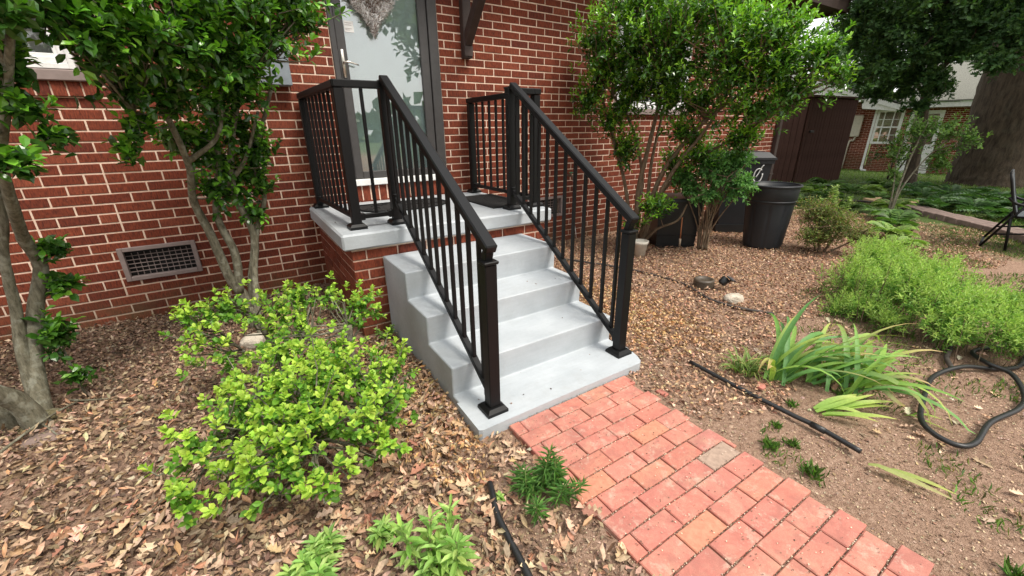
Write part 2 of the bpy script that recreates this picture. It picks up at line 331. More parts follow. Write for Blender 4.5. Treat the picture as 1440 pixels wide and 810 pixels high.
# ------------------------------------------------------------------ bricks
CH, BL = .0677, .20828
def brick_mesh(L, H=.0575, D=.055, b=.003, name='brick'):
    # origin at centre of front face, face looks to -Y
    x, z = L / 2, H / 2
    v = [(-x + b, 0, -z + b), (x - b, 0, -z + b), (x - b, 0, z - b), (-x + b, 0, z - b), (-x, b, -z), (x, b, -z), (x, b, z), (-x, b, z), (-x, D, -z), (x, D, -z), (x, D, z), (-x, D, z)]
    f = [(0, 1, 2, 3), (4, 5, 1, 0), (5, 6, 2, 1), (6, 7, 3, 2), (7, 4, 0, 3), (4, 8, 9, 5), (5, 9, 10, 6), (6, 10, 11, 7), (7, 11, 8, 4)]
    return v, f
def to_px(p):
    q = M3.transposed() @ (Vector(p) - CAM)
    return None if q.z > -.1 else (720 + 581.4 * q.x / -q.z, 405 - 581.4 * q.y / -q.z, -q.z)
class Bricks:
    """collects brick placements; the largest in the picture become single parts, the rest one stuff part"""
    def __init__(s): s.l = []
    def put(s, c, L, H, nx_, ang=0.0, D=.055, roll=0.0):   # c centre of front face, nx_ = rotation about Z of a face that looks to -Y
        s.l.append((Vector(c), L, H, nx_, D, roll))
    def build(s, parent, limit, mat, name='brick', inv=None):
        sc = []
        for i, (c, L, H, a, D, roll) in enumerate(s.l):
            p = to_px(c); v = 0
            if p and -30 < p[0] < 1470 and -20 < p[1] < 830:
                nn = Vector((math.sin(a), -math.cos(a), 0)) if abs(D) < 1 else Vector((0, 0, 1)); d = (CAM - c); v = L * H * max(0, nn.dot(d)) / d.length ** 3
            sc.append((v, i))
        sc.sort(reverse=True); big = set(i for v, i in sc[:limit] if v > 0); cache = {}; mb = MB(); tones = []
        for i, (c, L, H, a, D, roll) in enumerate(s.l):
            m = Matrix.Translation(c) @ Matrix.Rotation(a, 4, 'Z') @ Matrix.Rotation(roll, 4, 'Y')
            m = m @ Matrix.Rotation(random.uniform(-.006, .006), 4, 'Y') @ Matrix.Translation((random.uniform(-.0012, .0012), random.uniform(-.0018, .0012), random.uniform(-.001, .001)))
            if i in big:
                k = (round(L, 3), round(H, 3), D)
                if k not in cache:
                    v, f = brick_mesh(L, H, D); me = bpy.data.meshes.new('brick'); me.from_pydata(v, [], f); me.materials.append(mat); cache[k] = me
                o = link(name, cache[k], parent); o.matrix_local = (inv if inv else Matrix()) @ m
            else:
                v, f = brick_mesh(L, H, D); mb.add([m @ Vector(x) for x in v], f); tones += [random.random()] * 12
        if mb.v:
            me = mb.mesh('bricks'); t = me.attributes.new('tone', 'FLOAT', 'POINT'); t.data.foreach_set('value', tones)
            o = link('brick_field', me, parent, mat); tag(o, kind='stuff')
            if inv: o.matrix_local = inv
def course_fill(B, x0, x1, z0, z1, phase, holes=(), place=None, zref=1.326, blen=BL):
    """running bond between x0..x1, z0..z1 on a plane; place(xc, zc, L, H) puts a brick"""
    k0 = math.floor((z0 - zref) / CH + .01)
    k = k0
    while zref + k * CH < z1 - .02:
        a, b = zref + k * CH + .005, zref + (k + 1) * CH - .005; a = max(a, z0 + .003); b = min(b, z1 - .003); zc = (a + b) / 2; H = b - a
        if H > .02:
            ph = phase(k) * blen; n0 = math.floor((x0 - ph) / blen)
            spans = [(x0 + .004, x1 - .004)]
            for (hx0, hx1, hz0, hz1) in holes:
                if hz0 < zc < hz1:
                    new = []
                    for (p, q) in spans:
                        if hx1 <= p or hx0 >= q: new.append((p, q))
                        else:
                            if hx0 - p > .02: new.append((p, hx0 - .005))
                            if q - hx1 > .02: new.append((hx1 + .005, q))
                    spans = new
            for (p, q) in spans:
                n = math.floor((p - ph) / blen)
                while ph + n * blen < q:
                    u, v_ = max(p, ph + n * blen + .005), min(q, ph + (n + 1) * blen - .005)
                    if v_ - u > .014:
                        r = random.random()
                        if r < .03 and v_ - u > .18: place(u + (v_ - u) * .25 - .003, zc, (v_ - u) / 2 - .006, H); place(u + (v_ - u) * .75 + .003, zc, (v_ - u) / 2 - .006, H)
                        else: place((u + v_) / 2, zc, v_ - u, H)
                    n += 1
        k += 1
# ------------------------------------------------------------------ the brick house
house = thing('brick_house', 'red brick house front with pale mortar joints behind the painted stoop', 'house')
HX0, HX1, HZ = -6.0, 7.66, 3.05
holes = [(.36, 1.29, .699, 2.80), (-2.75, -1.17, 1.533, 2.75), (3.55, 4.95, 1.43, 2.75), (-1.315, -.87, .29, .53), (2.27, 2.79, .31, .545)]
mw = MB(); xs = sorted({HX0, HX1, *[h[0] for h in holes], *[h[1] for h in holes]}); zs = sorted({-.4, HZ, *[h[2] for h in holes], *[h[3] for h in holes]}); yf = .004
for a, b in zip(xs, xs[1:]):
    for c, d in zip(zs, zs[1:]):
        xm, zm = (a + b) / 2, (c + d) / 2
        if not any(h[0] < xm < h[1] and h[2] < zm < h[3] for h in holes): mw.add([(a, yf, c), (b, yf, c), (b, yf, d), (a, yf, d)], [(0, 1, 2, 3)])
for (a, b, c, d) in holes:
    e = .22; mw.add([(a, yf, c), (b, yf, c), (b, yf, d), (a, yf, d), (a, e, c), (b, e, c), (b, e, d), (a, e, d)], [(0, 4, 5, 1), (1, 5, 6, 2), (2, 6, 7, 3), (3, 7, 4, 0)])
mw.box((HX0 - .003, .25, -.4), (HX1 - .003, 8, HZ - .01)) if False else None
for (lo, hi) in [((HX0, .02, -.4), (HX0 + .2, 8, HZ)), ((HX1 - .2, .012, -.4), (HX1, 8, HZ)), ((HX0 + .2, 7.8, -.4), (HX1 - .2, 8, HZ))]: mw.box(lo, hi)
mw.build('wall', MO, house)
ib = MB()
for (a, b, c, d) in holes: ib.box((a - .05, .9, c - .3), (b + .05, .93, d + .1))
ib.build('dark_room_backing', DARK, house)  # near-black panels behind the openings; the rooms' darkness is painted on
BW = Bricks()
def phase(k): return (.0 if k % 2 == 0 else .5)
place = lambda x, z, L, H: BW.put((x, 0, z), L, H, 0)
course_fill(BW, HX0, .6, -.05, HZ, phase, holes, place)
course_fill(BW, .6, HX1, -.05, HZ, lambda k: (.47 if k % 2 == 0 else .97), holes, place)
# rowlock bricks under door, windows
for (a, b, zc, H, yo) in [(.37, 1.28, .772, .135, -.004), (-2.75, -1.13, 1.577, .088, -.022), (3.52, 4.98, 1.474, .088, -.022)]:
    n = round((b - a) / .0745)
    for i in range(n): BW.put((a + (i + .5) * (b - a) / n, yo, zc), H, .064, 0, roll=math.pi / 2)
# right end wall of the house, seen only from the side
course_fill(BW, .02, 3.0, -.05, HZ, phase, (), lambda x, z, L, H: BW.put((HX1 + .008, x, z), L, H, math.pi / 2))
BW.build(house, 300, BR)
for (a, b, c, d, y) in [(.37, 1.28, .70, .842, .002), (-2.75, -1.13, 1.535, 1.62, -.014), (3.52, 4.98, 1.43, 1.515, -.014)]: MB().box((a, y, c), (b, .12, d)).build('sill_mortar', MO, house)
rf = MB(); rf.prism([(HX0 - .4, -.45), (8.0, -.45), (8.0, 8.4), (HX0 - .4, 8.4)], 2.98, 3.06)
rf.box((HX0 - .4, -.475, 2.94), (8.02, -.452, 3.10)); rf.box((8.002, -.45, 2.94), (8.024, 8.4, 3.10))
rf.build('eave', DKB, house)
r2 = MB(); r2.add([(HX0 - .45, -.5, 3.10), (8.06, -.5, 3.10), (8.06, 4, 4.7), (HX0 - .45, 4, 4.7), (8.06, 8.5, 3.10), (HX0 - .45, 8.5, 3.10)], [(0, 1, 2, 3), (3, 2, 4, 5), (1, 4, 2), (0, 3, 5)]); r2.build('roof', ROOF, house)
# door
door = link('door', None, house)
d = MB(); d.cbox((.362, -.012, .902), (.405, .10, 2.79), .004); d.cbox((1.20, -.012, .902), (1.288, .10, 2.79), .004); d.cbox((.362, -.010, 2.70), (1.288, .10, 2.796), .004); d.build('door_casing', DOORM, door)
d = MB(); d.cbox((.408, .006, .905), (.478, .045, 2.69), .004); d.cbox((1.118, .006, .905), (1.196, .045, 2.69), .004); d.cbox((.479, .006, .905), (1.117, .045, .965), .004); d.cbox((.479, .006, 2.61), (1.117, .045, 2.69), .004); d.build('storm_door_frame', DOORM, door)
MB().box((.475, .022, .96), (1.12, .027, 2.615)).build('door_glass', GLD, door)
d = MB(); d.cbox((.41, .050, .90), (1.195, .14, 2.70), .003)
for (a, b, c, e) in [(.52, .77, 1.05, 1.75), (.85, 1.09, 1.05, 1.75)]: d.cbox((a, .046, c), (b, .054, e), .002)
d.build('inner_door', TEAL, door)
d = MB(); d.cbox((.362, -.03, .845), (1.288, .12, .90), .004); d.build('threshold', WHT, door)
hd = MB(); hd.cbox((.424, -.006, 1.72), (.452, .008, 1.93), .005); hd.tube([(.438, -.006, 1.83), (.438, -.045, 1.83), (.47, -.055, 1.832), (.545, -.05, 1.815)], [.010, .009, .008, .006], 8, 4); hd.build('handle', NICK, door, True)
st = MB(); st.box((.485, .0185, 2.06), (.560, .0215, 2.14)); o = st.build('paper_notice', WHT, door); o['label'] = 'small white paper notice stuck inside the glass'
st = MB()
for zz in (2.125, 2.11, 2.085, 2.075): st.box((.492, .0172, zz - .0012), (.545 if zz > 2.08 else .53, .0183, zz + .0012))
st.build('notice_text', TAUPE, door)
# left and right windows
def window(x0, x1, z0, z1, nm, curtain):
    wd = link('window', None, house); f = MB()
    for t, y0, y1 in ((.0, -.012, .07), (.034, .0, .075), (.062, .014, .08)):
        e = .034 if t < .06 else .028; a, b, c, dd = x0 + t, x1 - t, z0 + t, z1 - t
        f.cbox((a, y0, c), (a + e - .002, y1, dd), .003); f.cbox((b - e + .002, y0, c), (b, y1, dd), .003); f.cbox((a + e - .002, y0 + .001, c), (b - e + .002, y1, c + e - .002), .003); f.cbox((a + e - .002, y0 + .001, dd - e + .002), (b - e + .002, y1, dd), .003)
    f.cbox(((x0 + x1) / 2 - .02, .018, z0 + .09), ((x0 + x1) / 2 + .02, .07, z1 - .09), .003); f.build('frame', WHT, wd)
    MB().box((x0 + .085, .04, z0 + .085), (x1 - .085, .044, z1 - .085)).build('pane', GL, wd)
    s = MB(); s.cbox((x0 - .03, -.045, z0 - .07), (x1 + .035, .05, z0 - .006), .006); s.build('sill', TAUPE, wd)
    if curtain:
        c = MB(); n = 14
        for (a, b) in curtain:
            vs = []; fs = []
            for i in range(n + 1):
                xx = a + (b - a) * i / n; yy = .13 + .012 * math.sin(i * 1.9); vs += [(xx, yy, z0 + .05), (xx, yy, z1 - .05)]
            fs = [(2 * i, 2 * i + 2, 2 * i + 3, 2 * i + 1) for i in range(n)]; c.add(vs, fs)
        c.build('curtain', CURT, wd, True)
window(-2.75, -1.20, 1.69, 2.75, 'l', [(-1.42, -1.22), (-2.74, -2.5)])
window(3.58, 4.92, 1.53, 2.75, 'r', [(3.6, 4.9)])
def vent(x0, x1, z0, z1):
    v = link('crawl_space_vent', None, house); f = MB(); e = .030
    f.cbox((x0, -.016, z0), (x0 + e, .03, z1), .003); f.cbox((x1 - e, -.016, z0), (x1, .03, z1), .003); f.cbox((x0 + e, -.015, z0), (x1 - e, .03, z0 + e), .003); f.cbox((x0 + e, -.015, z1 - e), (x1 - e, .03, z1), .003); f.build('frame', TAUPE, v)
    MB().box((x0 + .01, .09, z0 + .01), (x1 - .01, .10, z1 - .01)).build('backing', DARK, v)
    n = 11; pz = (z1 - z0 - 2 * e)
    for i in range(1, n): x = x0 + e + (x1 - x0 - 2 * e) * i / n; MB().box((x - .002, .030, z0 + e), (x + .002, .040, z1 - e - .02)).build('vertical_bar', TAUPE, v)
    for i in range(1, 6): z = z0 + e + pz * i / 6.3; MB().box((x0 + e, .022, z - .0025), (x1 - e, .029, z + .0025)).build('horizontal_bar', TAUPE, v)
vent(-1.325, -.865, .285, .535); vent(2.265, 2.795, .305, .55)
d = MB(); d.cbox((7.44, -.075, -.02), (7.52, -.004, 2.95), .008)
for z in (.5, 1.6, 2.6): d.cbox((7.425, -.08, z), (7.535, -.002, z + .025), .003)
d.build('downspout', DKB, house)
b = MB(); b.cbox((1.515, -.075, 1.93), (1.60, -.001, 2.80), .005); b.bar((1.558, -.05, 2.06), (1.558, -.62, 2.66), .075, .085, .005); b.cbox((1.51, -.78, 2.66), (1.605, -.003, 2.76), .005); b.cbox((1.515, -.085, 1.945), (1.60, -.076, 2.03), .003)
b.build('roof_bracket', DKB, house)
# ------------------------------------------------------------------ stoop, steps
stoop = thing('brick_stoop', 'brick stoop with thick grey painted landing slab in front of the door', 'stoop', (.8, -.65, 0))
SI = world_to(stoop); sx0, sx1, sy0 = .03, 1.575, -1.262
c = MB(); c.box((sx0 + .006, sy0 + .006, -.3), (sx1 - .006, -.001, .594)); c.build('mortar_core', MO, stoop)
sl = MB(); sl.cbox((-.02, -1.30, .5945), (1.617, -.002, .699), .012); sl.build('landing_slab', CO, stoop)
BS = Bricks()
course_fill(BS, sx0, sx1, -.05, .592, lambda k: .10 if k % 2 else .60, [(.235, 1.33, -.1, .50)], lambda x, z, L, H: BS.put((x, sy0, z), L, H, 0))
course_fill(BS, sy0 + .004, -.003, -.05, .592, lambda k: .55 if k % 2 else .05, (), lambda x, z, L, H: BS.put((sx0, x, z), L, H, -math.pi / 2))
course_fill(BS, sy0 + .004, -.003, -.05, .592, lambda k: .55 if k % 2 else .05, (), lambda x, z, L, H: BS.put((sx1, x, z), L, H, math.pi / 2))
BS.build(stoop, 300, BR, inv=SI)
steps = thing('concrete_steps', 'light grey painted concrete steps with three treads and a ground pad', 'steps', (.78, -1.95, 0))
bm = bmesh.new()
prof = [(-1.27, -.2), (-1.27, .524), (-1.706, .524), (-1.700, .352), (-1.996, .351), (-1.988, .185), (-2.293, .184), (-2.288, .020), (-2.45, .020), (-2.45, -.2)]
X0, X1 = .225, 1.335
vl = [bm.verts.new((X0, y, z)) for y, z in prof]; vr = [bm.verts.new((X1, y, z)) for y, z in prof]; n = len(prof)
for i in range(n): bm.faces.new((vl[i], vl[(i + 1) % n], vr[(i + 1) % n], vr[i]))
bm.faces.new(vl[::-1]); bm.faces.new(vr); bmesh.ops.recalc_face_normals(bm, faces=bm.faces)
bmesh.ops.bevel(bm, geom=[e for e in bm.edges if all(v.co.z > 0.0 for v in e.verts)], offset=.011, segments=3, affect='EDGES', profile=.6)
bmesh.ops.bisect_plane(bm, geom=bm.verts[:] + bm.edges[:] + bm.faces[:], plane_co=(.5, 0, 0), plane_no=(1, 0, 0))
si = world_to(steps); [setattr(v, 'co', si @ v.co) for v in bm.verts]
me = bpy.data.meshes.new('treads'); bm.to_mesh(me); bm.free(); link('treads', me, steps, CO)
pd = MB(); poly = [(.212, -2.36), (.208, -2.595), (.222, -2.606), (.70, -2.603), (1.255, -2.606), (1.285, -2.59), (1.312, -2.54), (1.338, -2.44), (1.338, -2.36)]
pd.prism(poly, -.08, .0235); pd.build('ground_pad', CO, steps)
# ------------------------------------------------------------------ railings
def railing(nm, label, posts, wall_i, corner_i, top_i, low, side):
    r = thing(nm, label, 'railing', (low[0], low[1], 0))
    PW = .058; zt = .699
    def post(x, y, z0, z1, cap=False):
        MB().cbox((x - PW / 2, y - PW / 2, z0 + .004), (x + PW / 2, y + PW / 2, z1), .004).build('post', BLK, r)
        b = MB(); h = .055
        b.add([(x + sx * (h if k == 0 else h if k == 1 else .040), y + sy * (h if k == 0 else h if k == 1 else .040), z0 + (.001, .018, .034)[k]) for k in range(3) for sx, sy in ((-1, -1), (1, -1), (1, 1), (-1, 1))],
              [(3, 2, 1, 0)] + [(4 * k + i, 4 * k + (i + 1) % 4, 4 * k + 4 + (i + 1) % 4, 4 * k + 4 + i) for k in (0, 1) for i in range(4)] + [(8, 9, 10, 11)])
        b.build('base_plate', BLK, r)
        c = MB(); e = PW / 2 + .007
        if cap: c.cbox((x - e, y - e, z1 + .001), (x + e, y + e, z1 + .016), .004); c.build('post_cap', BLK, r)
    wp, cp, tp = posts
    RZ = 1.588
    post(*wp, zt, RZ - .045); post(*cp, zt, RZ - .045); post(*tp, zt, RZ - .012, True); post(low[0], low[1], .022, .765, True)
    def flat(a, b, bal):
        A, B = Vector((*a, 0)), Vector((*b, 0)); D = (B - A).normalized(); e = PW / 2
        MB().bar(A - D * (.036) + Vector((0, 0, RZ - .022)), B + D * (.034) + Vector((0, 0, RZ - .022)), .062, .042, .005).build('top_rail', BLK, r)
        MB().bar(A + D * (e - .004) + Vector((0, 0, .775)), B - D * (e - .004) + Vector((0, 0, .775)), .034, .030, .003).build('bottom_rail', BLK, r)
        for q_, s_ in ((A, 1), (B, -1)):
            cc = q_ + D * s_ * (e + .006); MB().cbox((cc.x - .022, cc.y - .022, .752), (cc.x + .022, cc.y + .022, .797), .003).build('rail_bracket', BLK, r)
        n = bal
        for i in range(n):
            p = A + (B - A) * ((i + 1) / (n + 1)); MB().cbox((p.x - .0095, p.y - .0095, .785), (p.x + .0095, p.y + .0095, RZ - .045), .0015).build('baluster', BLK, r)
    flat(wp, cp, 8); flat(cp, tp, 1)
    a = Vector((tp[0], tp[1] - .030, RZ + .004)); b = Vector((low[0], low[1] - .035, RZ + .004 - .601 * (abs(low[1] - tp[1]) + .005)))
    b.z = .832; a.z = 1.602
    MB().bar(a, b, .056, .042, .006).build('top_rail', BLK, r)
    MB().bar(a + Vector((0, .002, -.030)), b + Vector((0, .05, -.0)), .040, .03, .003) 
    sw = MB(); sw.bar((low[0], low[1] + .01, .776), (low[0], low[1] - .005, .822), .040, .036, .004, (0, 1, 0)); sw.build('swivel_bracket', BLK, r)
    sl_ = .58; zb1 = .119; ba = Vector((tp[0], tp[1] - .031, zb1 + sl_ * (tp[1] - low[1] - .063))); bb = Vector((low[0], low[1] + .031, zb1))
    MB().bar(ba, bb, .034, .030, .003).build('bottom_rail', BLK, r)
    for q_ in (ba, bb): MB().cbox((q_.x - .022, q_.y - .014, q_.z - .03), (q_.x + .022, q_.y + .014, q_.z + .03), .003).build('rail_bracket', BLK, r)
    n = 12
    for i in range(n):
        t = (i + .85) / (n + .6); y = tp[1] + (low[1] - tp[1]) * t; x = tp[0] + (low[0] - tp[0]) * t
        zb = ba.z + (bb.z - ba.z) * ((y - ba.y) / (bb.y - ba.y)); ztp = a.z + (b.z - a.z) * ((y - a.y) / (b.y - a.y))
        MB().cbox((x - .0095, y - .0095, zb + .012), (x + .0095, y + .0095, ztp - .022), .0015).build('baluster', BLK, r)
    return r
railing('stair_railing', 'black metal railing on the left side of the grey steps, nearest the azalea', [(.066, -.085), (.118, -1.135), (.390, -1.135)], 0, 0, 0, (.338, -2.50), -1)
railing('stair_railing', 'black metal railing on the right side of the grey steps, nearest the bins', [(1.545, -.085), (1.560, -1.135), (1.333, -1.135)], 0, 0, 0, (1.248, -2.45), 1)
# door mats
mt = thing('door_mat', 'black scrollwork rubber mat lying in front of the door', 'mat', (.67, -.48, .7))
k = MB(); pts = [(.30, -.28), (.30, -.50)] + [(.67 - .37 * math.cos(t), -.50 - .19 * math.sin(t)) for t in np.linspace(.15, math.pi - .15, 12)] + [(1.04, -.50), (1.04, -.28)]
k.prism([(x, y) for x, y in pts][::-1], .701, .708); k.build('mat_base', MATM, mt)
k = MB(); k.tube([(x, y, .711) for x, y in pts] + [(.30, -.28, .711)], .007, 6)
for i in range(34):
    x = random.uniform(.36, .98); y = random.uniform(-.60, -.31); r0 = random.uniform(.015, .035); a0 = random.uniform(0, 6)
    k.tube([(x + r0 * (1 - t * .09) * math.cos(a0 + t * .7), y + r0 * (1 - t * .09) * math.sin(a0 + t * .7), .711) for t in range(9)], .0045, 5)
k.build('scrollwork', MATM, mt, True)
mt = thing('door_mat', 'plain dark grey mat under the right railing post on the landing', 'mat', (1.38, -.7, .7))
k = MB(); k.cbox((1.215, -1.045, .701), (1.60, -.35, .711), .003); k.build('mat_base', MATM, mt)
k = MB(); k.cbox((1.225, -1.035, .7112), (1.59, -.36, .7135), .0008); k.build('mat_pile', m_plain('dark_mat_pile', (.035, .034, .034), .95, .1, sc=160, bump=.9, dist=.006, var=.5), mt)
# heart wreath on the door
wr = thing('heart_wreath', 'silvery heart shaped wreath hanging on the teal glass door', 'wreath', (.713, -.02, 2.2))
V_, F_ = MB(), None
for i in range(3200):
    t = random.uniform(0, 2 * math.pi); s = math.sqrt(random.uniform(.02, 1.0))
    hx = 16 * math.sin(t) ** 3 / 16; hz = (13 * math.cos(t) - 5 * math.cos(2 * t) - 2 * math.cos(3 * t) - math.cos(4 * t)) / 17
    px, pz = .713 + hx * .215 * s, 2.315 + hz * .275 * s + (.0 if s > .8 else .0); py = -.012 - .045 * math.sin(math.pi * min(1, (1 - s) * 2 + .1)) * random.random()
    a = random.gauss(math.atan2(.27 * math.cos(t) * -1, .2 * math.sin(t) + .01), .9); l = random.uniform(.03, .075); dx, dz = math.cos(a) * l / 2, math.sin(a) * l / 2; wd = .0032
    V_.add([(px - dx, py, pz - dz), (px + dx, py - random.uniform(0, .02), pz + dz), (px + dx - wd * math.sin(a), py - .004, pz + dz + wd), (px - dx, py - .004, pz - dz + wd)], [(0, 1, 2, 3), (3, 2, 1, 0)])
V2 = MB(); nq = len(V_.f) // 2; keep = [i for i in range(nq) if i % 6 == 0]
for i in keep: V2.add(V_.v[4 * i:4 * i + 4], [(0, 1, 2, 3), (3, 2, 1, 0)])
V_.build('tinsel_strands', SILV, wr); [None for _ in ()]
for i, v in enumerate(V2.v): V2.v[i] = (v[0] + .004, v[1] - .006, v[2] + .003)
V2.build('twig_strands', RUST, wr)
k = MB(); tt = np.linspace(0, 2 * math.pi, 40)
k.tube([(.713 + .215 * .8 * math.sin(t) ** 3, -.018, 2.315 + .275 * .8 * (13 * math.cos(t) - 5 * math.cos(2 * t) - 2 * math.cos(3 * t) - math.cos(4 * t)) / 17) for t in tt], .016, 6, cap=False); k.build('wreath_ring', RUST, wr, True)
# mailbox
mbx = thing('mailbox', 'blue grey metal mailbox on the brick wall behind the holly leaves', 'mailbox', (-.08, -.06, 1.7))
k = MB(); k.cbox((-.20, -.12, 1.635), (.014, -.002, 1.86), .006); k.build('mailbox_body', GREYB, mbx)
k = MB(); k.cbox((-.21, -.135, 1.862), (.024, -.002, 1.885), .006); k.cbox((-.20, -.128, 1.80), (.014, -.121, 1.861), .003); k.build('lid', GREYB, mbx)
# spigot
sp = thing('garden_spigot', 'small brass and green spigot with a thin tube on the wall right of the steps', 'spigot', (2.87, 0, .78))
k = MB(); k.tube([(2.87, 0, .78), (2.87, -.06, .78), (2.87, -.09, .765), (2.87, -.095, .73)], [.014, .013, .014, .012], 8, 3); k.build('spout', RUST, sp, True)
k = MB(); k.lathe([(.004, 0), (.026, .002), (.026, .010), (.004, .013)], 10, (2.87, -.055, .81)); k.cbox((2.865, -.06, .785), (2.875, -.05, .812), .001); k.build('valve_wheel', m_plain('green_enamel', (.05, .22, .12), .4), sp, True)
k = MB(); k.tube([(2.87, -.095, .735), (2.885, -.10, .55), (2.90, -.09, .35), (2.945, -.11, .02)], .004, 6, 5); k.build('drain_tube', WHT, sp, True)
# ------------------------------------------------------------------ brick walkway
walk = thing('brick_walkway', 'salmon red brick garden path leading up to the grey steps', 'path', (.72, -4, 0)); del walk['category']; del walk['label']; walk['kind'] = 'structure'
WI = world_to(walk); k = MB(); k.box((.37, -6.2, -.2), (1.07, -2.61, -.0185)); k.build('sand_bed', SOIL, walk)
pc = {}
PVD = m_plain('grey_brown_paver', (.34, .245, .19), .9, .2, var=.25, sc=40, bump=.4); PVT = m_plain('tan_paver', (.50, .21, .135), .85, .3, var=.2, sc=40, bump=.4)
def paver(xa, xb, ya, yb, mat=PV, dz=None):
    L, W = round(xb - xa, 3), round(yb - ya, 3)
    if (L, W, mat.name) not in pc:
        b = .0035; x, y = L / 2, W / 2
        v = [(-x, -y, -.05), (x, -y, -.05), (x, y, -.05), (-x, y, -.05), (-x, -y, -b), (x, -y, -b), (x, y, -b), (-x, y, -b), (-x + b, -y + b, 0), (x - b, -y + b, 0), (x - b, y - b, 0), (-x + b, y - b, 0)]
        f = [(8, 9, 10, 11)] + [(4 * j + i, 4 * j + (i + 1) % 4, 4 * j + 4 + (i + 1) % 4, 4 * j + 4 + i) for j in (0, 1) for i in range(4)]
        me = bpy.data.meshes.new('paver'); me.from_pydata(v, [], f); me.materials.append(mat); pc[(L, W, mat.name)] = me
    o = link('brick', pc[(L, W, mat.name)], walk)
    m = Matrix.Translation(((xa + xb) / 2, (ya + yb) / 2, (-.007 if dz is None else dz) + random.uniform(-.0025, .002))) @ Euler((random.gauss(0, .008), random.gauss(0, .008), random.gauss(0, .010))).to_matrix().to_4x4()
    o.matrix_local = WI @ m
RP, PLN, J = .0872, .182, .0050
r_ = 0; y = -2.6095
while y > -6.0:
    xa = .357 + random.uniform(-.006, .006); joints = [xa]
    first = .058 if r_ % 2 == 0 else PLN
    if r_ > 12 and r_ % 2 == 0: first = .09
    x = xa + first
    while x < 1.06: joints.append(x); x += PLN
    xr = (1.125 if r_ % 2 == 0 else 1.095) + random.uniform(-.008, .008)
    if xr - joints[-1] > .055: joints.append(xr)
    else: joints[-1] = xr
    for i, (a, b) in enumerate(zip(joints, joints[1:])):
        mt_ = PV
        if (r_, i) == (7, 3): mt_ = PVD
        if (r_, i) in ((4, 3), (5, 0), (9, 1)): mt_ = PVT
        paver(a + J / 2, b - J / 2 - (.002 if random.random() < .3 else 0), y - RP + J / 2, y - J / 2, mt_)
    y -= RP; r_ += 1
paver(1.165, 1.20, -2.86, -2.80, PV, -.012); paver(1.105, 1.125, -3.27, -3.17, PV, -.012)
# ------------------------------------------------------------------ leaf litter, chips, soil crumbs (nobody could count them)
def scatter(n, x0, x1, y0, y1, keep): 
    P = np.stack([rng.uniform(x0, x1, n), rng.uniform(y0, y1, n)], 1); P = P[keep(P[:, 0], P[:, 1])]; return P
def blocked(x, y):
    st_ = (x > -.03) & (x < 1.63) & (y > -1.31) | (x > .2) & (x < 1.345) & (y > -2.61)
    path = (x > .35) & (x < 1.125) & (y < -2.6)
    return st_ | path | (y > -.01)
def warm(p): return [(a, min(.9, b * 1.04), c * .96) for a, b, c in p]
def litter(name, label, P, L, W, pal, wts, T, flat=.35, lift=.012, jit=.2):
    n = len(P); z = gzn(P[:, 0], P[:, 1]) + rng.uniform(.0, lift, n); ang = rng.uniform(0, 2 * np.pi, n)
    A = np.stack([np.cos(ang), np.sin(ang), rng.normal(0, flat * .5, n)], 1); N = nrm(np.stack([rng.normal(0, flat, n), rng.normal(0, flat, n), np.ones(n)], 1))
    s = rng.uniform(.6, 1.25, n); me = leaves_mesh(name, np.column_stack([P, z]), A, N, L * s, W * s * rng.uniform(.7, 1.3, n), palette(n, warm(pal), wts, jit), T)
    return tag(link(name, me, None, LIT), label, None, None, 'stuff')
BROWNS = [(.16, .10, .072), (.24, .155, .11), (.34, .235, .17), (.46, .335, .25), (.085, .055, .042), (.27, .16, .11), (.38, .25, .18)]
mott = lambda x, y: .5 + .5 * np.sin(2.3 * x + 1.7 * y) * np.sin(3.1 * y - 1.1 * x + 1)
left = lambda x, y: ~blocked(x, y) & (x < .42) & ~((x > .05) & (y < -2.55) & (rng.random(len(x)) < .55))
P = scatter(52000, -3.2, .4, -4.3, 0, left)
litter('leaf_litter', 'brown dry leaf litter covering the bed left of the steps', P, .033, .0058, BROWNS, [3, 3, 3, 2, 3, 2, 2], T_CHIP, .8, .026)
P = scatter(15000, -2.4, .42, -4.2, -1.2, lambda x, y: left(x, y) & (rng.random(len(x)) < .25 + .75 * mott(1.7 * x, 1.9 * y)))
litter('curled_leaves', 'larger curled fallen leaves in the bed at the lower left', P, .046, .0070, [(.34, .215, .15), (.46, .32, .235), (.24, .145, .095), (.42, .23, .15), (.48, .34, .24)], None, T_CURL, 1.0, .032)
P = scatter(9000, -3.2, .02, -1.3, 0, lambda x, y: ~blocked(x, y) & (rng.random(len(x)) < np.clip(1.3 + y, .1, 1)))
litter('fine_mulch', 'fine dark mulch along the foot of the left wall', P, .026, .005, [(.11, .065, .045), (.17, .10, .07), (.24, .15, .105), (.32, .21, .15)], None, T_CHIP, .5, .024)
P = scatter(1300, -1.4, .45, -3.9, -2.2, left)
litter('oak_leaves', 'lobed brown oak leaves scattered near the bottom of the bed', P, .062, .017, [(.42, .25, .17), (.52, .34, .25), (.32, .16, .11), (.50, .35, .25)], None, T_OAK, .4, .03)
right = lambda x, y: ~blocked(x, y) & (x > 1.1) & (y > -2.95 + .25 * np.sin(3 * x) - .03 * x) & (rng.random(len(x)) < np.clip(1.2 - .12 * (x - 1.2), .3, 1))
P = scatter(60000, 1.1, 7.6, -3.3, 0, right)
litter('bark_mulch', 'brown bark mulch and leaves in the bed right of the steps', P, .031, .0046, [(.24, .125, .082), (.38, .215, .145), (.50, .31, .215), (.60, .42, .31), (.13, .068, .046), (.54, .31, .20)], [3, 3, 3, 2, 3, 2], T_CHIP, .65, .022)
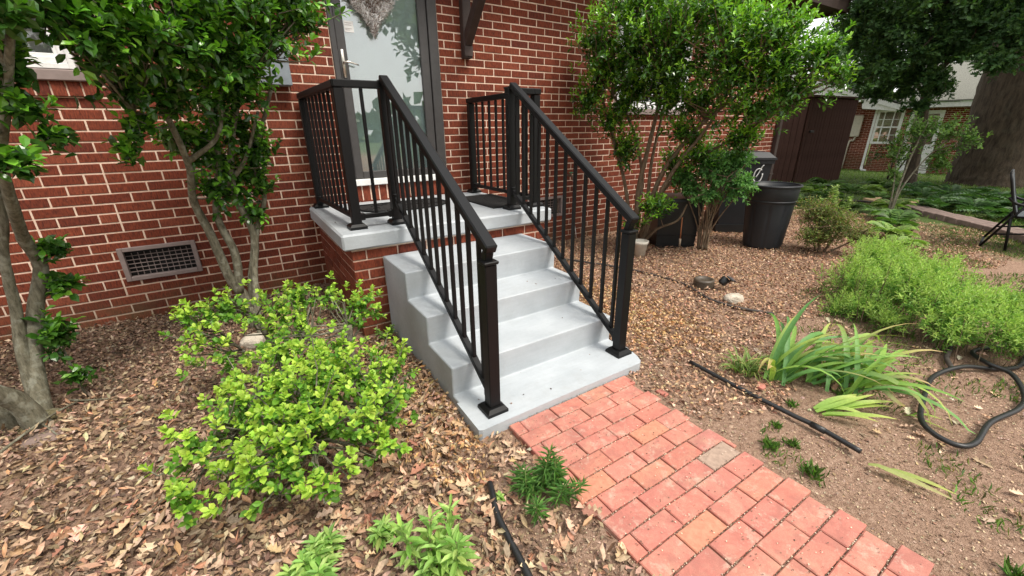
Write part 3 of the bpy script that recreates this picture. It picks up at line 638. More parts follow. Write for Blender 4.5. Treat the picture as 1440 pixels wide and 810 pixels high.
tanL = lambda x, y: ~blocked(x, y) & (((x - .05) / .22) ** 2 + ((y + 2.1) / .75) ** 2 < 1)
tanR = lambda x, y: ~blocked(x, y) & (((x - 1.75) / .5) ** 2 + ((y + 1.9) / .85) ** 2 < rng.uniform(.3, 1.1, len(x)))
P = np.concatenate([scatter(2600, -.3, .3, -2.9, -1.3, tanL), scatter(5200, 1.3, 2.4, -2.9, -1, tanR)])
litter('wood_shreds', 'pale orange brown shredded wood beside the steps', P, .042, .0035, [(.56, .34, .18), (.66, .44, .26), (.44, .24, .12), (.50, .30, .18)], None, T_CHIP, .35, .022)
soilz = lambda x, y: ~blocked(x, y) & (rng.random(len(x)) < .8)
P = np.concatenate([scatter(24000, 1.1, 3.6, -4.5, -2.6, soilz), scatter(6500, -.15, .4, -4, -2.6, soilz)])
litter('soil_crumbs', 'small soil crumbs and leaf bits beside the brick path', P, .009, .0032, [(.28, .18, .125), (.40, .27, .20), (.44, .31, .23), (.18, .11, .075), (.46, .34, .26)], None, T_SMALL, .5, .006)
P = scatter(2600, 1.1, 4.2, -4.6, -2.5, lambda x, y: soilz(x, y) & (mott(2 * x, 3 * y) > .45))
litter('soil_clods', 'small soil clods and bark flakes on the bare ground', P, .016, .0062, [(.24, .15, .10), (.34, .22, .16), (.44, .31, .23), (.16, .10, .07)], None, T_CHIP, .6, .006)
P = scatter(420, 1.5, 4.5, -4.5, -2.9, soilz)
litter('stray_leaves', 'stray brown leaves on the bare soil near the hose', P, .055, .013, [(.46, .30, .22), (.56, .36, .27), (.36, .20, .14), (.62, .48, .38)], None, T_OAK, .3, .012)
n = 5200; rowi = rng.integers(0, 24, n); yj = -2.6095 - .0872 * rowi + rng.normal(0, .0022, n); P = np.stack([rng.uniform(.37, 1.09, n), yj], 1)
P = np.concatenate([P, np.stack([rng.uniform(.37, 1.09, 700), rng.uniform(-4.4, -2.63, 700)], 1)]); n = len(P); zz = np.where(np.arange(n) < 5200, rng.uniform(-.017, -.009, n), -.0035)
me = leaves_mesh('joint_grit', np.column_stack([P, zz]), nrm(np.column_stack([rng.normal(size=(n, 2)), np.zeros(n)])), nrm(np.column_stack([rng.normal(0, .3, (n, 2)), np.ones(n)])), rng.uniform(.004, .009, n), rng.uniform(.0015, .003, n), palette(n, [(.16, .10, .07), (.34, .25, .18), (.58, .48, .36), (.10, .07, .05)]), T_SMALL)
tag(link('joint_grit', me, None, LIT), 'soil and sand grains in the joints of the brick path', kind='stuff')
n = 24; Px = [(random.uniform(.25, 1.25), random.uniform(-2.58, -2.32), .0245) for _ in range(6)] + [(random.uniform(.25, 1.3), random.uniform(-2.27, -2.03), .186) for _ in range(4)] + [(random.uniform(.25, 1.3), random.uniform(-1.97, -1.74), .353) for _ in range(3)] + [(random.uniform(.02, 1.55), random.uniform(-1.25, -.1), .7005) for _ in range(11)]
me = leaves_mesh('leaf_bits', np.array(Px), nrm(np.column_stack([rng.normal(size=(n, 2)), np.zeros(n)])), nrm(np.column_stack([rng.normal(0, .15, (n, 2)), np.ones(n)])), rng.uniform(.006, .022, n), rng.uniform(.002, .005, n), palette(n, BROWNS), T_CHIP); tag(link('leaf_bits', me, None, LIT), 'tiny leaf bits blown onto the painted steps', kind='stuff')
# ------------------------------------------------------------------ grass
def grass(name, label, P, h, w_, pal, lean=.45, group=None):
    n = len(P); z = gzn(P[:, 0], P[:, 1]); A = nrm(np.stack([rng.normal(0, lean, n), rng.normal(0, lean, n), np.ones(n)], 1)); N = nrm(rng.normal(size=(n, 3)))
    s = rng.uniform(.5, 1.3, n); me = leaves_mesh(name, np.column_stack([P, z]), A, N, h * s, w_ * np.ones(n), palette(n, pal, None, .2), T_SMALL); o = link(name, me, None, SOFT); return o
GR = [(.10, .20, .035), (.15, .27, .05), (.07, .14, .025), (.24, .27, .09), (.28, .24, .12)]
patch = lambda x, y: ((np.sin(2.9 * x + .7) * np.sin(3.7 * y + 1.1) + .55 * np.sin(7 * x) * np.sin(6.1 * y + 2)) > .25 - .22 * (x - 2.2)) & (y < -2.55)
P = np.concatenate([scatter(75000, 1.9, 9.5, -6.0, -2.4, lambda x, y: patch(x, y) & (rng.random(len(x)) < np.clip((x - 1.7) / 2.2, .3, .9))), scatter(9000, 1.15, 3.2, -4.6, -3.25, lambda x, y: (np.sin(6 * x + 1) * np.sin(7 * y + .5) + .6 * np.sin(15 * x) * np.sin(13 * y) > .55) & (rng.random(len(x)) < .8))])
tag(grass('thin_grass', None, P, .036, .0021, GR, .6), 'thin patchy grass on the bare yard at the right', kind='stuff')
P = scatter(60000, 8, 34, -10, 9, lambda x, y: (rng.random(len(x)) < .8))
tag(grass('lawn_grass', None, P, .07, .006, [(.16, .26, .05), (.22, .32, .08), (.11, .20, .04)], .5), 'light green lawn in front of the neighbouring house', kind='stuff')
for i, (x, y, s, lab) in enumerate([(1.245, -3.345, 1, 'small grass tuft growing beside the path near the grey brick'), (1.235, -3.52, 1.1, 'small grass tuft at the path edge below the black pipe end'), (1.40, -3.30, .6, 'tiny bright weed between the path and the black pipe'), (1.63, -3.26, .7, 'tiny green weed just right of the black pipe'),
    (2.05, -4.02, 1.3, 'grass tuft on the soil near the right lower picture edge'), (1.30, -4.08, 1.2, 'grass tuft by the right path edge at the bottom of the picture'), (1.34, -3.40, .8, 'second small weed beside the path near the pipe end'), (1.95, -3.35, .8, 'small weed under the leaning iris leaves')]):
    c = np.array([x, y]) + rng.normal(0, .014 * s, (70, 2)); o = grass('grass_tuft', None, c, .045 * s, .0022, GR[:3], .8); tag(o, lab, 'grass tuft', 'grass tufts beside the path')
# ------------------------------------------------------------------ shrubs and trees near the house
HOLD = [(.040, .12, .018), (.06, .165, .024), (.030, .09, .014), (.08, .20, .03)]; HYNG = [(.15, .38, .03), (.22, .48, .05), (.12, .31, .028)]
def woody(nm, label, cat, base, limbs, rad0, blobs, mat_leaf, bark, leafargs, ntw, twr=.0035, tl=.1, nside=9, jit=.06, extra=None, sm=6):
    t = thing(nm, label, cat, base); inv = world_to(t); skel = []
    for li, (pts, r0, r1) in enumerate(limbs):
        mb = MB(); n = len(pts); rr = [r0 + (r1 - r0) * (i / (n - 1)) ** .8 for i in range(n)]; mb.tube(pts, rr, nside, sm, jit)
        P_, _ = catmull([Vector(p) for p in pts], rr, 12); skel += [tuple(p) for p in P_[len(P_) // 3:]]
        o = link('trunk' if li == 0 else 'limb', mb.mesh('limb', True, inv), t, bark)
    me, tw = crown(blobs, **leafargs)
    me.transform(inv); link('foliage', me, t, mat_leaf); me.update()
    if ntw:
        mb = MB(); twigs(mb, skel, tw, tl, ntw, twr); link('twigs', mb.mesh('twigs', True, inv), t, bark)['kind'] = 'stuff'
    return t
# holly tree left of the stoop
HB = [(-0.84, -1.52, 1.67, .16, .14, .12), (-.95, -1.62, 1.78, .16, .14, .12), (-0.68, -1.41, 1.69, .2, .17, .15), (-0.47, -1.2, 1.73, .22, .2, .18), (-0.2, -1.03, 1.82, .2, .18, .16), (0.0, -0.98, 1.93, .13, .12, .10), (-0.67, -1.18, 1.52, .19, .16, .14), (-0.43, -0.98, 1.53, .18, .17, .16), (-0.33, -0.95, 1.66, .11, .11, .12), (-0.83, -1.3, 1.52, .11, .09, .08), (-0.36, -0.77, 1.24, .10, .11, .12), (-0.60, -0.87, 1.22, .12, .12, .13), (-0.9, -1.2, 1.24, .08, .07, .05), (-0.53, -0.79, 0.98, .11, .10, .09), (-.50, -.78, 1.10, .12, .10, .12), (-.45, -.8, 1.36, .17, .14, .11), (-.62, -.82, 1.0, .10, .08, .12), (-.44, -.78, .84, .08, .07, .09), (-.36, -.76, 1.02, .08, .07, .10), (-.36, -.82, 1.2, .10, .10, .10), (-.72, -.92, 1.3, .14, .1, .1), (-.84, -1.2, 1.36, .08, .07, .07),
      (-.6, -1.3, 2.0, .35, .3, .25), (-.2, -1.0, 2.1, .3, .28, .25), (-.4, -1.1, 2.35, .4, .35, .25), (-.9, -1.4, 2.05, .25, .2, .2)]
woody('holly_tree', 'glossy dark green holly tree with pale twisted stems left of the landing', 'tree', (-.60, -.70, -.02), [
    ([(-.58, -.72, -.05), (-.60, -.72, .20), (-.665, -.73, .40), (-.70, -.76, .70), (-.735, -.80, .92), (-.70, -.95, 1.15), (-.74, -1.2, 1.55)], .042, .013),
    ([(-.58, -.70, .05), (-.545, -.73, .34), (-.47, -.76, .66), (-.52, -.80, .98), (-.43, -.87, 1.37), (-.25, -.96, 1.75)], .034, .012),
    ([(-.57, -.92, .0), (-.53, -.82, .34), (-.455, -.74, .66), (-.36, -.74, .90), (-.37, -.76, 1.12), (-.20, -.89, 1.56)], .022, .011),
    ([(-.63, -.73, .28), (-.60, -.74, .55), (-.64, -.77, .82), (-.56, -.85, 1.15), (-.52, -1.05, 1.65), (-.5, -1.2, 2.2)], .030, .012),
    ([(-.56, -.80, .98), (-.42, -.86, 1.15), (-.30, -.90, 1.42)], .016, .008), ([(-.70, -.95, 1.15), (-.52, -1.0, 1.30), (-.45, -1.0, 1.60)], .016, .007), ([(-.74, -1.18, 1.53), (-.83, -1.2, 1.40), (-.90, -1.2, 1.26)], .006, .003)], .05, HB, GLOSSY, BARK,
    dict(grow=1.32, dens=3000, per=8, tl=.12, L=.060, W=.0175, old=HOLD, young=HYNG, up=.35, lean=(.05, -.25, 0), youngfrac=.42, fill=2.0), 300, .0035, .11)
# multi stem tree at the far left
FB = [(-1.02, -1.80, 1.68, .10, .1, .09), (-1.08, -1.65, 1.52, .08, .08, .09), (-1.07, -1.66, 1.40, .08, .07, .04), (-1.13, -1.76, 1.22, .10, .08, .055), (-1.02, -1.64, 1.30, .07, .06, .03), (-1.285, -1.12, 0.8, .065, .06, .05), (-1.335, -1.13, 0.6, .065, .06, .06), (-1.40, -1.17, 0.38, .07, .09, .11), (-1.38, -1.2, .14, .03, .03, .08), (-1.2, -1.7, 1.9, .3, .25, .2), (-1.5, -1.5, 1.9, .3, .3, .25), (-1.35, -1.6, 1.6, .2, .15, .15)]
lt = woody('holly_tree', 'multi stemmed pale barked tree with sparse dark leaves at the far left edge', 'tree', (-1.55, -1.28, -.02), [
    ([(-1.53, -1.30, -.05), (-1.515, -1.20, .22), (-1.45, -1.12, .50), (-1.375, -1.11, .70), (-1.36, -1.2, .86), (-1.30, -1.36, 1.02), (-1.23, -1.5, 1.22), (-1.11, -1.65, 1.42), (-1.0, -1.75, 1.65)], .042, .011),
    ([(-1.52, -1.36, -.04), (-1.54, -1.40, .16), (-1.62, -1.52, .36), (-1.76, -1.68, .66), (-1.95, -1.85, 1.2), (-2.0, -1.9, 1.9)], .050, .022),
    ([(-1.555, -1.25, -.04), (-1.53, -1.2, .3), (-1.50, -1.16, .52), (-1.45, -1.19, .78), (-1.37, -1.23, 1.05), (-1.3, -1.4, 1.6)], .030, .013),
    ([(-1.62, -1.30, -.04), (-1.72, -1.25, .35), (-1.82, -1.2, .9), (-1.8, -1.3, 1.7)], .05, .02),
    ([(-1.375, -1.11, .70), (-1.29, -1.10, .79)], .010, .005), ([(-1.40, -1.15, -.02), (-1.405, -1.16, .2), (-1.40, -1.16, .42)], .006, .004), ([(-1.44, -1.12, .52), (-1.36, -1.10, .60)], .008, .004)], .05, FB, GLOSSY, BARK,
    dict(grow=1.15, dens=3600, per=8, tl=.10, L=.062, W=.0185, old=HOLD, young=HYNG, up=.3, lean=(.2, -.2, 0), youngfrac=.2, fill=2.0), 60, .004, .10)
mb = MB(); mb.lathe([(.115, -.03), (.10, .005), (.08, .03), (.05, .05), (.02, .06)], 14, (-1.535, -1.31, -.02), fn=lambda a, z: 1 + .16 * math.sin(3 * a) + .1 * math.sin(5 * a + 1))
mo = mb.build('mossy_root_flare', m_bark('mossy_bark', (.06, .055, .02), (.20, .17, .10), 1.6, .2), lt, True)
# large shrub right of the stoop
RB = [(2.84, -0.47, 2.16, .25, .25, .25), (2.89, -0.31, 1.67, .19, .21, .22), (3.04, -0.8, 2.1, .32, .31, .3), (3.22, -1.1, 2.03, .33, .32, .3), (3.4, -1.5, 1.98, .35, .34, .3), (3.56, -1.92, 1.84, .30, .3, .26), (3.62, -2.2, 1.86, .17, .15, .13), (3.27, -0.68, 1.74, .28, .24, .17), (3.50, -1.28, 1.58, .30, .26, .18), (3.58, -1.75, 1.50, .30, .25, .17), (3.62, -2.05, 1.62, .22, .19, .14), (3.25, -0.51, 1.18, .13, .13, .2), (3.08, -0.45, 1.40, .15, .16, .16), (3.3, -1.3, 2.28, .45, .35, .2), (3.45, -1.85, 2.10, .34, .27, .18), (3.71, -1.60, 1.24, .17, .15, .10), (3.58, -1.18, 1.22, .12, .12, .09), (3.1, -.8, 2.45, .4, .4, .2), (3.72, -2.3, 1.70, .12, .1, .1), (3.10, -.55, 1.95, .25, .22, .2), (3.35, -.95, 1.85, .25, .25, .2), (3.0, -.4, 1.9, .2, .2, .2), (3.45, -1.65, 1.75, .25, .25, .15), (3.15, -.55, 1.58, .2, .18, .14), (3.4, -1.0, 1.6, .2, .2, .14),
      (3.18, -1.08, 0.58, .24, .18, .11), (3.05, -0.95, 0.40, .10, .10, .10), (3.70, -1.59, 1.25, .2, .18, .13), (3.59, -1.24, 1.07, .2, .18, .12), (3.53, -.99, .99, .16, .15, .12), (3.24, -.6, 1.12, .13, .12, .2), (3.45, -1.1, 1.32, .2, .18, .12)]
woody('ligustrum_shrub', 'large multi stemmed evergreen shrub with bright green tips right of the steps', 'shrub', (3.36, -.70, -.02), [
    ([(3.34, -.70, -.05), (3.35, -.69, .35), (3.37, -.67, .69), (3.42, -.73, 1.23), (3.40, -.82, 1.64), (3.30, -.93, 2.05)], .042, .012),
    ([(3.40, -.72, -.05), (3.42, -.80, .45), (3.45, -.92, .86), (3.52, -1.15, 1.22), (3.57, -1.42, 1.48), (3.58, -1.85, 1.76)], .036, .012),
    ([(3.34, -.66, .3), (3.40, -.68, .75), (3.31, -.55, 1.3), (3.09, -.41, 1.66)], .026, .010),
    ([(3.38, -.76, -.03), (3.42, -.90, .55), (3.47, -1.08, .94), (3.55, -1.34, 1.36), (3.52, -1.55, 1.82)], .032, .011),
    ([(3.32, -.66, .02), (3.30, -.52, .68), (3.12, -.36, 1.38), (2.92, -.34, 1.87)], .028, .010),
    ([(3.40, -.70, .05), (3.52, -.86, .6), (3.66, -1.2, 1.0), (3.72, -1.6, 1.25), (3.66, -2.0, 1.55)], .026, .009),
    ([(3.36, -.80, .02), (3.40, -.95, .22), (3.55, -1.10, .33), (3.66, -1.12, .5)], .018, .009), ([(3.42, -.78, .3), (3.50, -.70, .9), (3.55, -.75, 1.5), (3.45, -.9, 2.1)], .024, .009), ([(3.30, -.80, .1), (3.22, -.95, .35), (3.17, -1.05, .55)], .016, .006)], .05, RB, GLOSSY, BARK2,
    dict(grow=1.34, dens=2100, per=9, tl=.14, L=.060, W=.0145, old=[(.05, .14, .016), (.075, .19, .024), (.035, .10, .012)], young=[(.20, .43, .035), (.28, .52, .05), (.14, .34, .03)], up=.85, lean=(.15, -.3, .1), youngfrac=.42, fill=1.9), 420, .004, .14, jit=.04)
# smaller shrub with a sheaf of stems
limbs = []
for i in range(17):
    a = random.uniform(0, 6.28); rr = random.uniform(.01, .06); bx_, by_ = 3.86 + rr * math.cos(a), -1.26 + rr * math.sin(a); tx, ty = 3.80 + random.uniform(-.22, .22), -1.30 + random.uniform(-.22, .25)
    limbs.append(([(bx_, by_, -.04), (bx_ * .8 + tx * .2, by_ * .8 + ty * .2, .25), (tx, ty, random.uniform(.6, .9))], .011, .005))
woody('nandina_shrub', 'small shrub on a sheaf of thin bare stems between the black bins', 'shrub', (3.86, -1.26, -.02), limbs, .012,
    [(3.66, -1.02, .80, .2, .2, .18), (3.77, -1.32, .87, .26, .25, .2), (3.80, -1.58, .74, .16, .17, .15), (3.70, -1.36, .62, .24, .19, .09), (3.87, -1.48, .98, .16, .15, .12), (3.66, -1.15, .66, .16, .14, .1), (3.86, -1.50, .96, .16, .15, .12), (3.86, -1.60, .76, .12, .12, .10), (3.78, -1.2, 1.02, .2, .18, .12)], SOFT, BARK2,
    dict(grow=1.15, dens=3400, per=9, tl=.09, L=.046, W=.0115, old=[(.07, .20, .045), (.05, .15, .03), (.10, .24, .06)], young=[(.14, .34, .07), (.20, .40, .12)], up=.1, lean=(0, -.2, -.15), youngfrac=.35, fill=2.0), 60, .003, .1, nside=6, sm=4)
# azalea in front
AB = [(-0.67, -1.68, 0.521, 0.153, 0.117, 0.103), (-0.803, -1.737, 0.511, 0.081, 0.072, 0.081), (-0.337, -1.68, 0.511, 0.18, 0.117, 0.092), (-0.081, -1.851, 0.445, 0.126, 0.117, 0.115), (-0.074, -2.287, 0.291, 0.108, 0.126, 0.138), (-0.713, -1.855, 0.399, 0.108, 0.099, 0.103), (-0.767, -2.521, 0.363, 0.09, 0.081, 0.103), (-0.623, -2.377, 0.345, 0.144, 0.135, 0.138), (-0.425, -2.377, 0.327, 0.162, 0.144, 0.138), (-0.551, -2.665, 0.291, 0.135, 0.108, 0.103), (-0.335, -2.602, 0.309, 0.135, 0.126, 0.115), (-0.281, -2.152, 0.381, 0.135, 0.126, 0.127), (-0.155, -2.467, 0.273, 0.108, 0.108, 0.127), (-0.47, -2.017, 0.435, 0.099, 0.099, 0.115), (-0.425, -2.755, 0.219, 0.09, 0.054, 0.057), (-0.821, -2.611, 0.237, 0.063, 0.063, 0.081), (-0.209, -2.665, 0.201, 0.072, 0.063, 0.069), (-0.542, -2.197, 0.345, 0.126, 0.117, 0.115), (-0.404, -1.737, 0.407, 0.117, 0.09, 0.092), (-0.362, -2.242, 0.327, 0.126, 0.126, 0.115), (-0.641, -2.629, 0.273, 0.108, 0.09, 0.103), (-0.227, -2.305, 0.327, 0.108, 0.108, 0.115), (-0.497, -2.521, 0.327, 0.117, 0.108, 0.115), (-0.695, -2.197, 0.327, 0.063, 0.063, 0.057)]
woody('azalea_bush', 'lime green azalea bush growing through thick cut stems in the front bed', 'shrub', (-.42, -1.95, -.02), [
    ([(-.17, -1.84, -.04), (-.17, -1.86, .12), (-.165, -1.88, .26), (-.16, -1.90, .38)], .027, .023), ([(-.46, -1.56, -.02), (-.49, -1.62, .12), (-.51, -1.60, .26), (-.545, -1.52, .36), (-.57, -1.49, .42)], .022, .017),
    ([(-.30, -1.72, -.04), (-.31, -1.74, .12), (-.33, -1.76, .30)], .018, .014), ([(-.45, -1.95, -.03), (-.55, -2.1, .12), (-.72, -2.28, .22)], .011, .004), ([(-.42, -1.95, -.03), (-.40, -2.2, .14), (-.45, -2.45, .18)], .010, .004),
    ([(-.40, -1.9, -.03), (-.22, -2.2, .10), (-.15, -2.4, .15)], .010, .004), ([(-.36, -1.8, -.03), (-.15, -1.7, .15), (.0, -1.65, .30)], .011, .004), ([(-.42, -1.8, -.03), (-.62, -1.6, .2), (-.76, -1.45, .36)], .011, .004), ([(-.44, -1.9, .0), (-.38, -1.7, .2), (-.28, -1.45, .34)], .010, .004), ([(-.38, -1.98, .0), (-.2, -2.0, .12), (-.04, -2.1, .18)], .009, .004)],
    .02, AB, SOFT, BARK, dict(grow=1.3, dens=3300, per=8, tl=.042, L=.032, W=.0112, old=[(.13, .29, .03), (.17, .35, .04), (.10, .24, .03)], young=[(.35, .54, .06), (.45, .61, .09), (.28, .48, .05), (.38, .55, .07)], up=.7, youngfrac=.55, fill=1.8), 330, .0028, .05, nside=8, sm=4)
# brownish shrub by the round bin
woody('boxwood_shrub', 'low dull green and brown shrub right of the round bin', 'shrub', (4.82, -2.06, -.02), [([(4.82, -2.06, -.04), (4.78, -2.02, .2), (4.76, -1.98, .5)], .018, .006), ([(4.84, -2.08, -.04), (4.84, -2.16, .2), (4.76, -2.2, .4)], .015, .006), ([(4.8, -2.04, -.04), (4.66, -2.02, .16), (4.58, -2.02, .3)], .014, .005), ([(4.84, -2.1, -.04), (4.95, -2.3, .15), (4.93, -2.4, .3)], .012, .005)], .02,
    [(4.79, -1.98, .42, .22, .22, .2), (4.74, -2.20, .32, .22, .22, .18), (4.58, -2.03, .20, .14, .14, .12), (4.95, -2.32, .22, .16, .16, .12), (4.85, -2.0, .16, .2, .2, .12)], SOFT, BARK2,
    dict(dens=11000, per=6, tl=.05, L=.024, W=.0075, old=[(.11, .15, .035), (.08, .12, .03), (.17, .12, .05), (.14, .17, .04)], young=[(.22, .30, .07), (.27, .20, .08), (.17, .26, .05)], up=.4, youngfrac=.4, T=T_SMALL), 140, .003, .06)
# goldenrod mass
MBs = [(3.42, -2.88, .16, .24, .24, .20), (3.23, -3.23, .28, .27, .24, .17), (3.05, -3.45, .28, .25, .22, .13), (4.07, -2.77, .26, .29, .25, .15), (2.95, -3.50, .20, .2, .16, .11), (3.0, -3.75, .22, .18, .18, .12), (3.10, -3.05, .12, .20, .16, .11), (3.05, -2.90, .07, .12, .11, .08), (3.6, -3.2, .30, .3, .25, .14), (3.35, -3.65, .26, .3, .25, .13), (3.75, -2.95, .26, .25, .22, .14), (3.3, -3.95, .22, .3, .2, .13), (4.35, -2.65, .2, .2, .15, .1), (3.0, -3.22, .11, .16, .12, .08), (3.0, -3.5, .12, .16, .12, .08)]
gt = thing('goldenrod_patch', 'dense patch of bright light green feathery plants at the right', 'plant', (3.3, -3.3, -.02)); gt['kind'] = 'stuff'
me, tw = crown(MBs, grow=1.1, dens=5200, per=14, tl=.10, L=.038, W=.0046, old=[(.15, .30, .06), (.19, .36, .08)], young=[(.39, .55, .15), (.45, .60, .19), (.32, .48, .12)], up=.9, youngfrac=.6, T=T_SMALL, fill=2.0)
me.transform(world_to(gt)); link('foliage', me, gt, SOFT); mb = MB()
for i in range(0, len(tw[0]), 9): e = tw[0][i]; mb.tube([(e[0] + random.uniform(-.04, .04), e[1] + random.uniform(-.04, .04), -.02), tuple(e)], [.003, .0015], 4, cap=False)
link('stems', mb.mesh('stems', True, world_to(gt)), gt, BARK2)
# herbaceous plants with whorled leaves
def stem_plant(nm, label, base, stems, L, W, pal, per_cm=1.0, droop=.0, mat=SOFT, group=None, T=T_FULL):
    t = thing(nm, label, 'plant', base, group=group); inv = world_to(t); mb = MB(); P, A, N, K = [], [], [], []
    for (dx, dy, h, lx, ly) in stems:
        b0 = Vector((base[0] + dx, base[1] + dy, -.02)); tip = b0 + Vector((lx, ly, h)); mb.tube([b0, (b0 + tip) / 2 + Vector((lx * -.15, ly * -.15, 0)), tip], [.004, .0028, .0015], 5, 3, cap=False)
        n = int(h * 100 * per_cm * 1.6) + 5
        for i in range(n):
            s = .22 + .78 * (i + random.random()) / n; p = b0.lerp(tip, s); a = i * 2.4 + random.uniform(-.4, .4); e = random.uniform(.1, .5) + .9 * max(0, s - .75) * 2 - droop
            P.append(tuple(p)); A.append((math.cos(a), math.sin(a), e)); N.append((-math.cos(a) * e, -math.sin(a) * e, 1)); K.append((.62 + .5 * math.sin(s * 3.0)) * random.uniform(.75, 1.1))
    K = np.array(K); me = leaves_mesh('leaves', np.array(P), np.array(A), np.array(N), L * K, W * K, palette(len(P), pal), T); me.transform(inv); link('leaves', me, t, mat)
    link('stems', mb.mesh('stems', True, inv), t, SOFTSTEM); return t
SOFTSTEM = m_plain('green_stem', (.16, .24, .06), .6)
rs = random.Random(3)
sp_st = [(rs.uniform(-.07, .07), rs.uniform(-.07, .07), rs.uniform(.05, .13), rs.uniform(-.07, .09), rs.uniform(-.06, .06)) for _ in range(8)] + [(.0, .0, .19, .06, .02), (.04, -.03, .16, .03, .03), (.07, -.05, .09, .05, -.05)]
stem_plant('lily_plant', 'dark green spiky leaved lily seedling beside the left edge of the brick path', (.24, -3.02, -.02), sp_st, .055, .0035, [(.13, .28, .08), (.18, .35, .09), (.10, .22, .06)], 2.3, .0, T=T_SMALL)
LG = [(.24, .42, .09), (.31, .50, .12), (.19, .36, .07), (.40, .55, .16)]
stem_plant('aster_plant', 'pale green leafy weed at the bottom edge left of the black hose end', (-.19, -3.10, -.02), [(rs.uniform(-.06, .06), rs.uniform(-.07, .06), rs.uniform(.08, .22), rs.uniform(-.05, .05), rs.uniform(-.03, .05)) for _ in range(8)], .062, .0085, LG, .65)
stem_plant('aster_plant', 'pale green leafy weed at the bottom edge below the azalea', (-.53, -2.87, -.02), [(rs.uniform(-.05, .05), rs.uniform(-.05, .05), rs.uniform(.07, .13), rs.uniform(-.03, .03), rs.uniform(-.03, .03)) for _ in range(8)], .055, .0085, LG, 1.6)
stem_plant('aster_plant', 'small leafy sprig between the azalea and the larger pale green weed', (-.30, -2.86, -.02), [(rs.uniform(-.03, .03), rs.uniform(-.03, .03), rs.uniform(.03, .08), rs.uniform(-.03, .03), rs.uniform(-.02, .02)) for _ in range(4)], .05, .0075, LG, 1.3)
stem_plant('weed', 'tiny pale weed beside the lily seedling near the hose end', (.10, -2.95, -.02), [(0, 0, .025, .01, .01), (.01, .02, .02, -.01, 0)], .025, .006, LG, 3)
stem_plant('weed', 'sprawling green seedling by the brick foot of the stoop', (.13, -1.42, -.02), [(0, 0, .10, .06, .0), (0, 0, .08, -.04, .05), (.02, .05, .07, .03, -.05)], .032, .009, LG, 1.6)
rs = random.Random(9)
stem_plant('hosta_plant', 'yellow green seedling growing in front of the brown shed', (6.6, -1.45, -.02), [(rs.uniform(-.2, .2), rs.uniform(-.2, .2), rs.uniform(.3, .62), rs.uniform(-.1, .1), rs.uniform(-.1, .1)) for _ in range(8)], .07, .024, [(.20, .30, .09), (.28, .38, .12)], .7)
# iris leaves, each a part
def blades(nm, label, base, specs, cat='plant'):
    t = thing(nm, label, cat, base); inv = world_to(t)
    for (dx, dy, az_, L, el0, curl, w_, c0, c1) in specs:
        b0 = np.array([base[0] + dx, base[1] + dy, -.01]); n = 9; p = b0.copy(); e = el0; pts = []; az2 = az_
        for i in range(n + 1):
            pts.append(p.copy()); e -= curl / n * (.35 + 1.3 * i / n); az2 += .03 * math.sin(L * 50)
            p = p + L / n * np.array([math.cos(az2) * math.cos(e), math.sin(az2) * math.cos(e), math.sin(e)]); p[2] = max(p[2], .004)
        V, F, K = [], [], []; side0 = np.array([-math.sin(az_), math.cos(az_), 0]); tw0 = rs.uniform(-.5, .5)
        for i, q_ in enumerate(pts):
            s = i / n; ww = w_ * (1 - s ** 2.6) * (.75 + .5 * min(1, s * 3)) + .0008; d_ = nrm(pts[min(i + 1, n)] - pts[max(i - 1, 0)]); sd = nrm(side0 - (side0 @ d_) * d_); up_ = np.cross(d_, sd); a = tw0 * (.3 + s); sv2 = sd * math.cos(a) + up_ * math.sin(a)
            V += [tuple(q_ - sv2 * ww + up_ * ww * .3), tuple(q_), tuple(q_ + sv2 * ww + up_ * ww * .3)]; cc = [c0[k_] * (1 - s ** 2) + c1[k_] * s ** 2 for k_ in range(3)]; K += [cc] * 3
        for i in range(n): F += [(3 * i, 3 * i + 1, 3 * i + 4, 3 * i + 3), (3 * i + 1, 3 * i + 2, 3 * i + 5, 3 * i + 4)]
        me = np_mesh('leaf', np.array([tuple(inv @ Vector(v)) for v in V]), np.array(F).ravel(), np.full(len(F), 4), np.array(K)); link('leaf', me, t, SOFT)
    return t
rs = random.Random(5); G1, G2, G3, YB, TAN = (.13, .29, .09), (.20, .40, .09), (.30, .48, .10), (.50, .52, .14), (.58, .38, .18)
sA = []
for i in range(34):
    a = rad(rs.uniform(-55, 62)); sA.append((rs.uniform(-.06, .07), rs.uniform(-.06, .06), a - .50, rs.uniform(.36, .62), rs.uniform(.75, 1.30), rs.uniform(.9, 2.9), rs.uniform(.009, .014), rs.choice([G1, G2, G1, G3]), rs.choice([G2, YB, G1, TAN])))
for i in range(4): sA.append((rs.uniform(-.05, .05), rs.uniform(-.05, .05), rad(rs.uniform(120, 240)), rs.uniform(.22, .34), rs.uniform(1.2, 1.45), rs.uniform(1.2, 2.6), .012, G3, TAN))
blades('iris_plant', 'clump of broad sword shaped iris leaves with yellowing tips behind the black pipe', (1.80, -3.10, -.02), sA)
sB = []
for i in range(38):
    sB.append((rs.uniform(-.06, .16), rs.uniform(-.16, .08), rad(rs.uniform(-100, 40)), rs.uniform(.32, .62), rs.uniform(.55, 1.35), rs.uniform(.9, 2.9), rs.uniform(.009, .014), rs.choice([G1, G2, G3]), rs.choice([G2, YB, TAN, G3])))
blades('iris_plant', 'flopping clump of iris leaves leaning towards the coiled black hose', (1.95, -3.26, -.02), sB)
sC = [(rs.uniform(-.03, .03), rs.uniform(-.03, .03), rad(rs.uniform(-70, -20)), rs.uniform(.18, .34), rs.uniform(.15, .6), rs.uniform(.4, .9), .011, G3, YB) for _ in range(8)]
blades('iris_plant', 'low pale iris fan lying on the soil nearest the picture bottom', (1.68, -3.36, -.02), sC)
